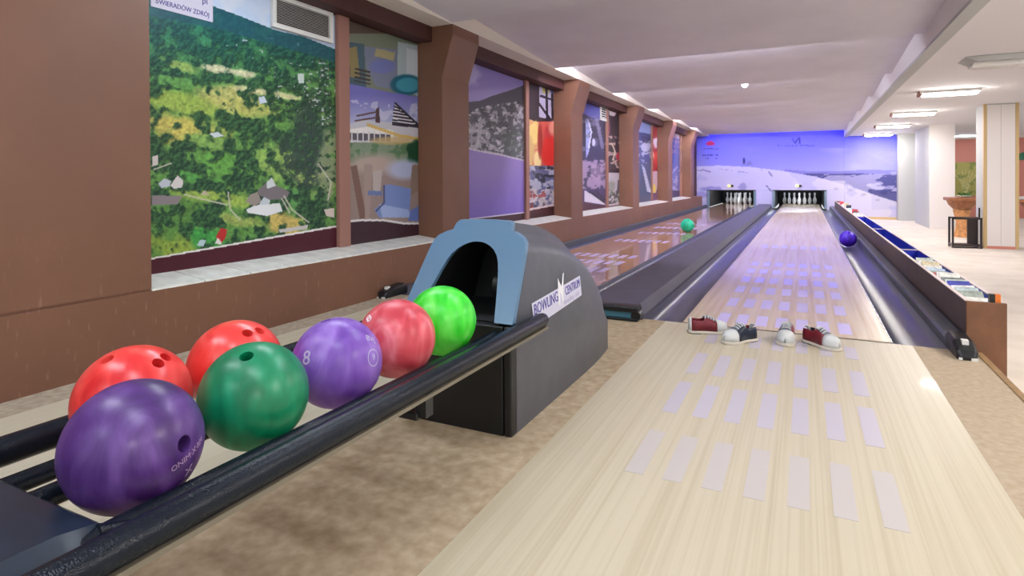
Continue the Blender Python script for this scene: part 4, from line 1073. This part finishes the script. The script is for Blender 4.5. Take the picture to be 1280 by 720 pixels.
ORD = 'first second third fourth fifth sixth seventh eighth ninth tenth eleventh twelfth thirteenth fourteenth fifteenth sixteenth seventeenth eighteenth nineteenth twentieth'.split()
y = ty0+0.05; k = 0
while y < 5.35:
    ci = [0, 3, 1, 4, 5, 2, 8, 0, 4, 6, 3, 10, 0, 7, 4, 2][k % 16]
    lean = -0.92+rnd.uniform(-.05, .05)
    o = booklet(((tx0+tx1)/2+rnd.uniform(-.003, .003), y, 0.105+rnd.uniform(0, .02)), lean, rnd.uniform(-.05, .05), rnd.uniform(-.06, .06), 0.108, 0.185+rnd.uniform(-.01, .015), ci,
            '%s booklet, %s from the front end of the trough' % (PN[ci], ORD[k]), 'booklets in the near end of the trough')
    y += 0.088+rnd.random()*0.025; k += 1
o = MB(); o.box((0.835, 3.745, 0.20), (0.878, 3.775, 0.268)); q = o.build('paint_box', 'black_plastic'); tag(q, 'small black and orange box at the front corner of the trough', 'box')
mat('orange_card', (226, 120, 44), 0.5)
MB().box((0.858, 3.742, 0.20), (0.8795, 3.776, 0.2685)).build('band', 'orange_card', q)
y = 11.4; k = 0
while y < 17.4:
    ci = [4, 0, 9, 6, 4, 10, 0, 9, 4, 7][k % 10]
    booklet(((tx0+tx1)/2, y, 0.10), -0.45-rnd.random()*0.6, rnd.uniform(-.12, .12), rnd.uniform(-.1, .1), 0.095, 0.19+rnd.uniform(0, .05), ci,
            '%s booklet heaped in the far trough, %s from the empty blue section' % (PN[ci], ORD[k]), 'booklets in the far end of the trough')
    y += 0.36+rnd.random()*0.12; k += 1

# ================================================================== ceiling lights, detector
def tube_light(y, lit=True, label='', x0=1.42, x1=2.10):
    t = thing('ceiling_light', label, 'ceiling light', ((x0+x1)/2, y, 2.0), 'tube lights on the low ceiling')
    MB().prism([(y-0.13, 2.05), (y+0.13, 2.05), (y+0.10, 2.012), (y-0.10, 2.012)], x0, x1, 0).build('housing', 'fixture_white', t)
    MB().prism([(y-0.095, 2.012), (y+0.095, 2.012), (y+0.075, 1.982), (y-0.075, 1.982)], x0+0.04, x1-0.03, 0).build('diffuser', 'tube_lamp' if lit else 'lamp_off', t, bevel=0.006)
    MB().box((x0-0.012, y-0.10, 1.985), (x0+0.03, y+0.10, 2.045)).build('end_cap', 'fixture_end', t, bevel=0.008)
    return t
for i, y in enumerate((9.9, 12.85, 15.7, 18.55)):
    tube_light(y, True, 'lit tube light on the low ceiling, %s in the row' % ('nearest lit one', 'second lit one', 'third lit one', 'farthest lit one')[i])
t = thing('ceiling_light', 'large unlit fitting with rounded tube ends at the top right', 'ceiling light', (2.1, 7.4, 2.0), 'tube lights on the low ceiling')
MB().prism([(1.42, 2.05), (2.75, 2.05), (2.70, 1.995), (1.52, 1.995)], 7.22, 7.60, 1).build('housing', 'grey_paint', t, bevel=0.01)
for yy in (7.33, 7.48):
    MB().tube([(1.50, yy, 1.985), (1.53, yy, 1.98), (1.85, yy, 1.98)], [0.028, 0.035, 0.035], 12).build('tube', 'lamp_off', t, smooth=True)
    MB().tube([(1.88, yy, 1.98), (2.65, yy, 1.98)], 0.034, 12).build('tube', 'lamp_off', t, smooth=True)
    MB().tube([(1.85, yy, 1.98), (1.88, yy, 1.98)], 0.040, 12).build('clip', 'fixture_white', t)
# the same row carries on behind the viewer, over the seating side
for i, y in enumerate((4.4, 1.4, -1.6)):
    tube_light(y, True, 'lit tube light on the low ceiling out to the right, %s' % ('ahead of the viewer', 'beside the viewer', 'behind the viewer')[i], 1.9, 3.1)
# tube fittings on the ceiling over the approach, above the viewer's field
mat('tube_approach', (255, 255, 255), 0.5, emit=(234, 242, 255), estr=13.5)
for k, (x, y) in enumerate(((-2.0, 0.3), (-0.3, 0.3), (-2.0, 2.3), (-0.3, 2.3), (-1.1, -1.6))):
    t = thing('approach_light', 'tube fitting on the ceiling over the approach, %s' % ('left of the viewer', 'straight above the viewer', 'over the left foul line', 'over the right approach', 'behind the viewer')[k], 'ceiling light', (x, y, 2.1), 'fittings over the approach')
    MB().box((x-.6, y-.12, 2.155), (x+.6, y+.12, 2.195)).build('housing', 'fixture_white', t)
    MB().box((x-.57, y-.10, 2.135), (x+.57, y+.10, 2.1545)).build('diffuser', 'tube_approach', t)
for k, (x, y) in enumerate(((4.2, 20.2), (5.9, 14.2))):  # lamps added to brighten the far room
    t = thing('fill_light', 'added fill lamp on the ceiling of the far room, %s' % ('by the salmon wall', 'right of the clad column')[k], 'ceiling light', (x, y, 2.0), 'added fill lamps of the far room')
    MB().box((x-.6, y-.12, 2.015), (x+.6, y+.12, 2.0495)).build('housing', 'fixture_white', t)
    MB().box((x-.57, y-.10, 1.99), (x+.57, y+.10, 2.0145)).build('diffuser', 'tube_approach', t)
# cove tubes behind the folds of the ceiling, hidden from the approach by each step
mat('tube_cove', (255, 255, 255), 0.5, emit=(240, 238, 255), estr=120.0)
for k, y in enumerate(folds[4:9]):
    t = thing('cove_light', 'hidden tube behind the %s fold of the lane ceiling' % ('second', 'third', 'fourth', 'fifth', 'sixth')[k], 'cove light', (-0.85, y+0.05, ZH-0.05), 'cove tubes of the lane ceiling')
    MB().box((-2.66, y+0.0305, ZH-0.03), (0.1, y+0.07, ZH-0.012)).build('batten', 'fixture_white', t)
    MB().tube([(-2.65, y+0.05, ZH-0.044), (0.08, y+0.05, ZH-0.044)], 0.012, 8).build('tube', 'tube_cove', t)
t = thing('smoke_detector', 'small white smoke detector on the ceiling above the lanes', 'detector', tuple(onz(931, 107, 2.25)))
l = t.location
MB().lathe([(0.05, 0.06), (0.05, 0.0), (0.042, -0.012), (0.028, -0.02), (0.024, -0.035), (0.004, -0.042)], 16, tuple(l)).build('body', 'detector_white', t, smooth=True)

# ================================================================== concourse: columns, far room, furniture
def column(x0, x1, y0, y1, label):
    t = thing('column', label, 'column', ((x0+x1)/2, (y0+y1)/2, ZC), 'white clad columns'); t['kind'] = 'structure'
    MB().box((x0+.01, y0+.01, ZC), (x1-.01, y1-.01, 2.05)).build('core', 'grey_paint', t)
    xm = x0+(x1-x0)*0.5
    for a, b in ((x0+.045, xm-.002), (xm+.002, x1-.045)):
        MB().box((a, y0, ZC+.04), (b, y0+.015, 2.03)).build('cladding_panel', 'panel_white', t)
    MB().box((x0, y0+.05, ZC+.04), (x0+.015, y1-.02, 2.03)).build('cladding_panel', 'grey_paint', t)
    for xx in (x0-.002, x1-.043):
        MB().box((xx, y0-.003, ZC), (xx+.045, y0+.045, 2.05)).build('corner_trim', 'gold_trim', t)
    MB().box((x0+.043, y0-.006, ZC), (x1-.043, y0+.012, ZC+.045)).build('plinth', 'salmon', t)
column(2.61, 3.06, 12.05, 12.55, 'white clad column with gold corner trims beside the black iron stand')
t = thing('column', 'plain white column in front of the end wall, left of the far room', 'column', (2.78, 16.8, ZC), 'white clad columns'); t['kind'] = 'structure'
MB().box((2.55, 16.32, ZC), (3.02, 18.2, 2.05)).build('shaft', 'panel_white', t)
MB().box((2.535, 16.35, ZC), (2.55, 18.2, 2.05)).build('side_panel', 'grey_paint', t)
struct('wall_end', box('wall', (xb1, 19.0, ZC), (3.0, YB+0.9, 2.05), 'grey_paint'), 'narrow grey wall return at the right edge of the mural', 'wall')
struct('trim_3', box('trim', (1.0, YB-0.02, ZC), (xb1, YB-0.001, ZC+0.07), 'gold_trim'), 'tan skirting under the right part of the mural', 'trim')
struct('wall_far', box('wall', (2.6, 21.4, ZC), (9.0, 21.6, 1.98), 'salmon'), 'salmon pink wall of the far room', 'wall')
struct('trim_4', box('trim', (2.6, 21.3, 1.98), (9.0, 21.6, 2.05), 'bright_paint'), 'white band above the salmon wall of the far room', 'trim')

def p_plant(p):
    p.C[:] = np.array([176, 166, 96])/255; p.put(p.n(14, 3) > .5, (160, 156, 84), .5)
    for a in range(-3, 4):
        p.put(p.line([(1207, 245), (1207+a*2.2, 225), (1207+a*4.5, 212+abs(a)*2)], 1.1), (206, 200, 140), .8)
    p.put((p.n(5, 9) > .62), (110, 130, 66), .6)
q0 = ony(1190, 203, 21.38); q1 = ony(1226, 245, 21.38)
o = sheet('wall_picture', (q0[0], 21.37, q1[2]), (q1[0]-q0[0], 0, 0), (0, 0, q0[2]-q1[2]), 50, 60, (0, 0.02, 0), p_plant, 'print_mural')
tag(o, 'olive green plant picture on the salmon wall of the far room', 'picture')

def at(u, v, y): return ony(u, v, y)
# black iron stand beside the column
s = thing('iron_stand', 'black iron open stand at the foot of the white column', 'stand', (2.36, 12.1, ZC))
sx0, sx1, sy0_, sy1_, sz1 = 2.17, 2.575, 11.95, 12.25, 0.20
for x in (sx0, sx1-.03):
    for yy in (sy0_, sy1_-.03): MB().box((x, yy, ZC), (x+.028, yy+.028, sz1)).build('leg', 'dark_iron', s)
for z in (ZC+.03, sz1-.03):
    MB().box((sx0, sy0_+.002, z), (sx1, sy1_-.002, z+.03)).build('shelf', 'dark_iron', s) if z < 0 else [MB().box((sx0, yy, z), (sx1, yy+.028, z+.028)).build('top_bar', 'dark_iron', s) for yy in (sy0_, sy1_-.03)]
MB().box((sx1-.15, sy1_-.04, ZC+.06), (sx1-.03, sy1_-.02, sz1-.03)).build('back_panel', 'dark_iron', s)
MB().tube([(sx1-.012, sy0_+.15, sz1-.01), (sx1-.012, sy0_+.15, sz1+.16)], .012, 8).build('finial', 'dark_iron', s)
# wooden table with bowl shaped pedestal behind the stand
def table(cx, cy, half, label, ztop=0.47):
    t = thing('side_table', label, 'table', (cx, cy, ZC), 'wooden tables of the far room')
    MB().box((cx-half, cy-.3, ztop-.06), (cx+half, cy+.3, ztop)).build('top', 'wood_brown', t, bevel=0.01)
    MB().lathe([(.02, -.24), (.14, -.23), (.22, -.14), (.25, -.06)], 20, (cx+.03, cy, ztop)).build('bowl', 'wood_brown', t, smooth=True)
    MB().lathe([(.13, ZC-ztop), (.13, ZC-ztop+.03), (.09, -.5), (.12, -.36), (.15, -.24)], 16, (cx+.03, cy, ztop)).build('pedestal', 'wood_tan', t, smooth=True)
    return t
tc_ = at(1200, 252, 14.2)
table(float(tc_[0]), 14.2, .22, 'brown wooden table behind the black iron stand')
pl = thing('salad_plate', 'white plate with green leaves on the wooden table', 'plate', (float(tc_[0])+.06, 14.15, .47))
MB().lathe([(.05, 0), (.10, .012), (.13, .03), (.125, .034), (.05, .014)], 20, tuple(pl.location)).build('plate', 'plate_white', pl, smooth=True)
for i in range(7):
    a = i*0.9; cxx, cyy = pl.location.x+.05*math.cos(a), pl.location.y+.05*math.sin(a)
    MB().add([(cxx, cyy, .49), (cxx+.05*math.cos(a+.5), cyy+.05*math.sin(a+.5), .54), (cxx+.07*math.cos(a), cyy+.07*math.sin(a), .57), (cxx+.05*math.cos(a-.5), cyy+.05*math.sin(a-.5), .53), (cxx+.03*math.cos(a), cyy+.03*math.sin(a), .55)],
             [(0,1,2,4),(0,4,2,3),(0,3,2,1)]).build('leaf', 'leaf_green', pl)
# things glimpsed right of the column
tb = at(1285, 250, 15.0)
table(float(tb[0])+.1, 15.0, .35, 'wooden table at the right edge of the view', 0.42)
MB_ = MB().box((float(tb[0])-.22, 14.75, .4205), (float(tb[0])+.4, 15.25, .47)); tag(MB_.build('table_cloth', 'plate_white', bevel=.01), 'folded white cloth on the table at the right edge', 'cloth')
lp = at(1283, 200, 15.5)
t = thing('pendant_lamp', 'dark green pendant lamp shade right of the white column', 'lamp', (float(lp[0]), 15.5, float(lp[2])))
MB().lathe([(.20, 0), (.19, .05), (.13, .13), (.04, .17), (.03, .20), (.02, .20), (.02, .17), (.12, .12), (.18, .04)], 24, tuple(t.location)).build('shade', 'lamp_green', t, smooth=True)
MB().tube([(float(lp[0]), 15.5, float(lp[2])+.19), (float(lp[0]), 15.5, 2.06)], .006, 6).build('cord', 'black_plastic', t)
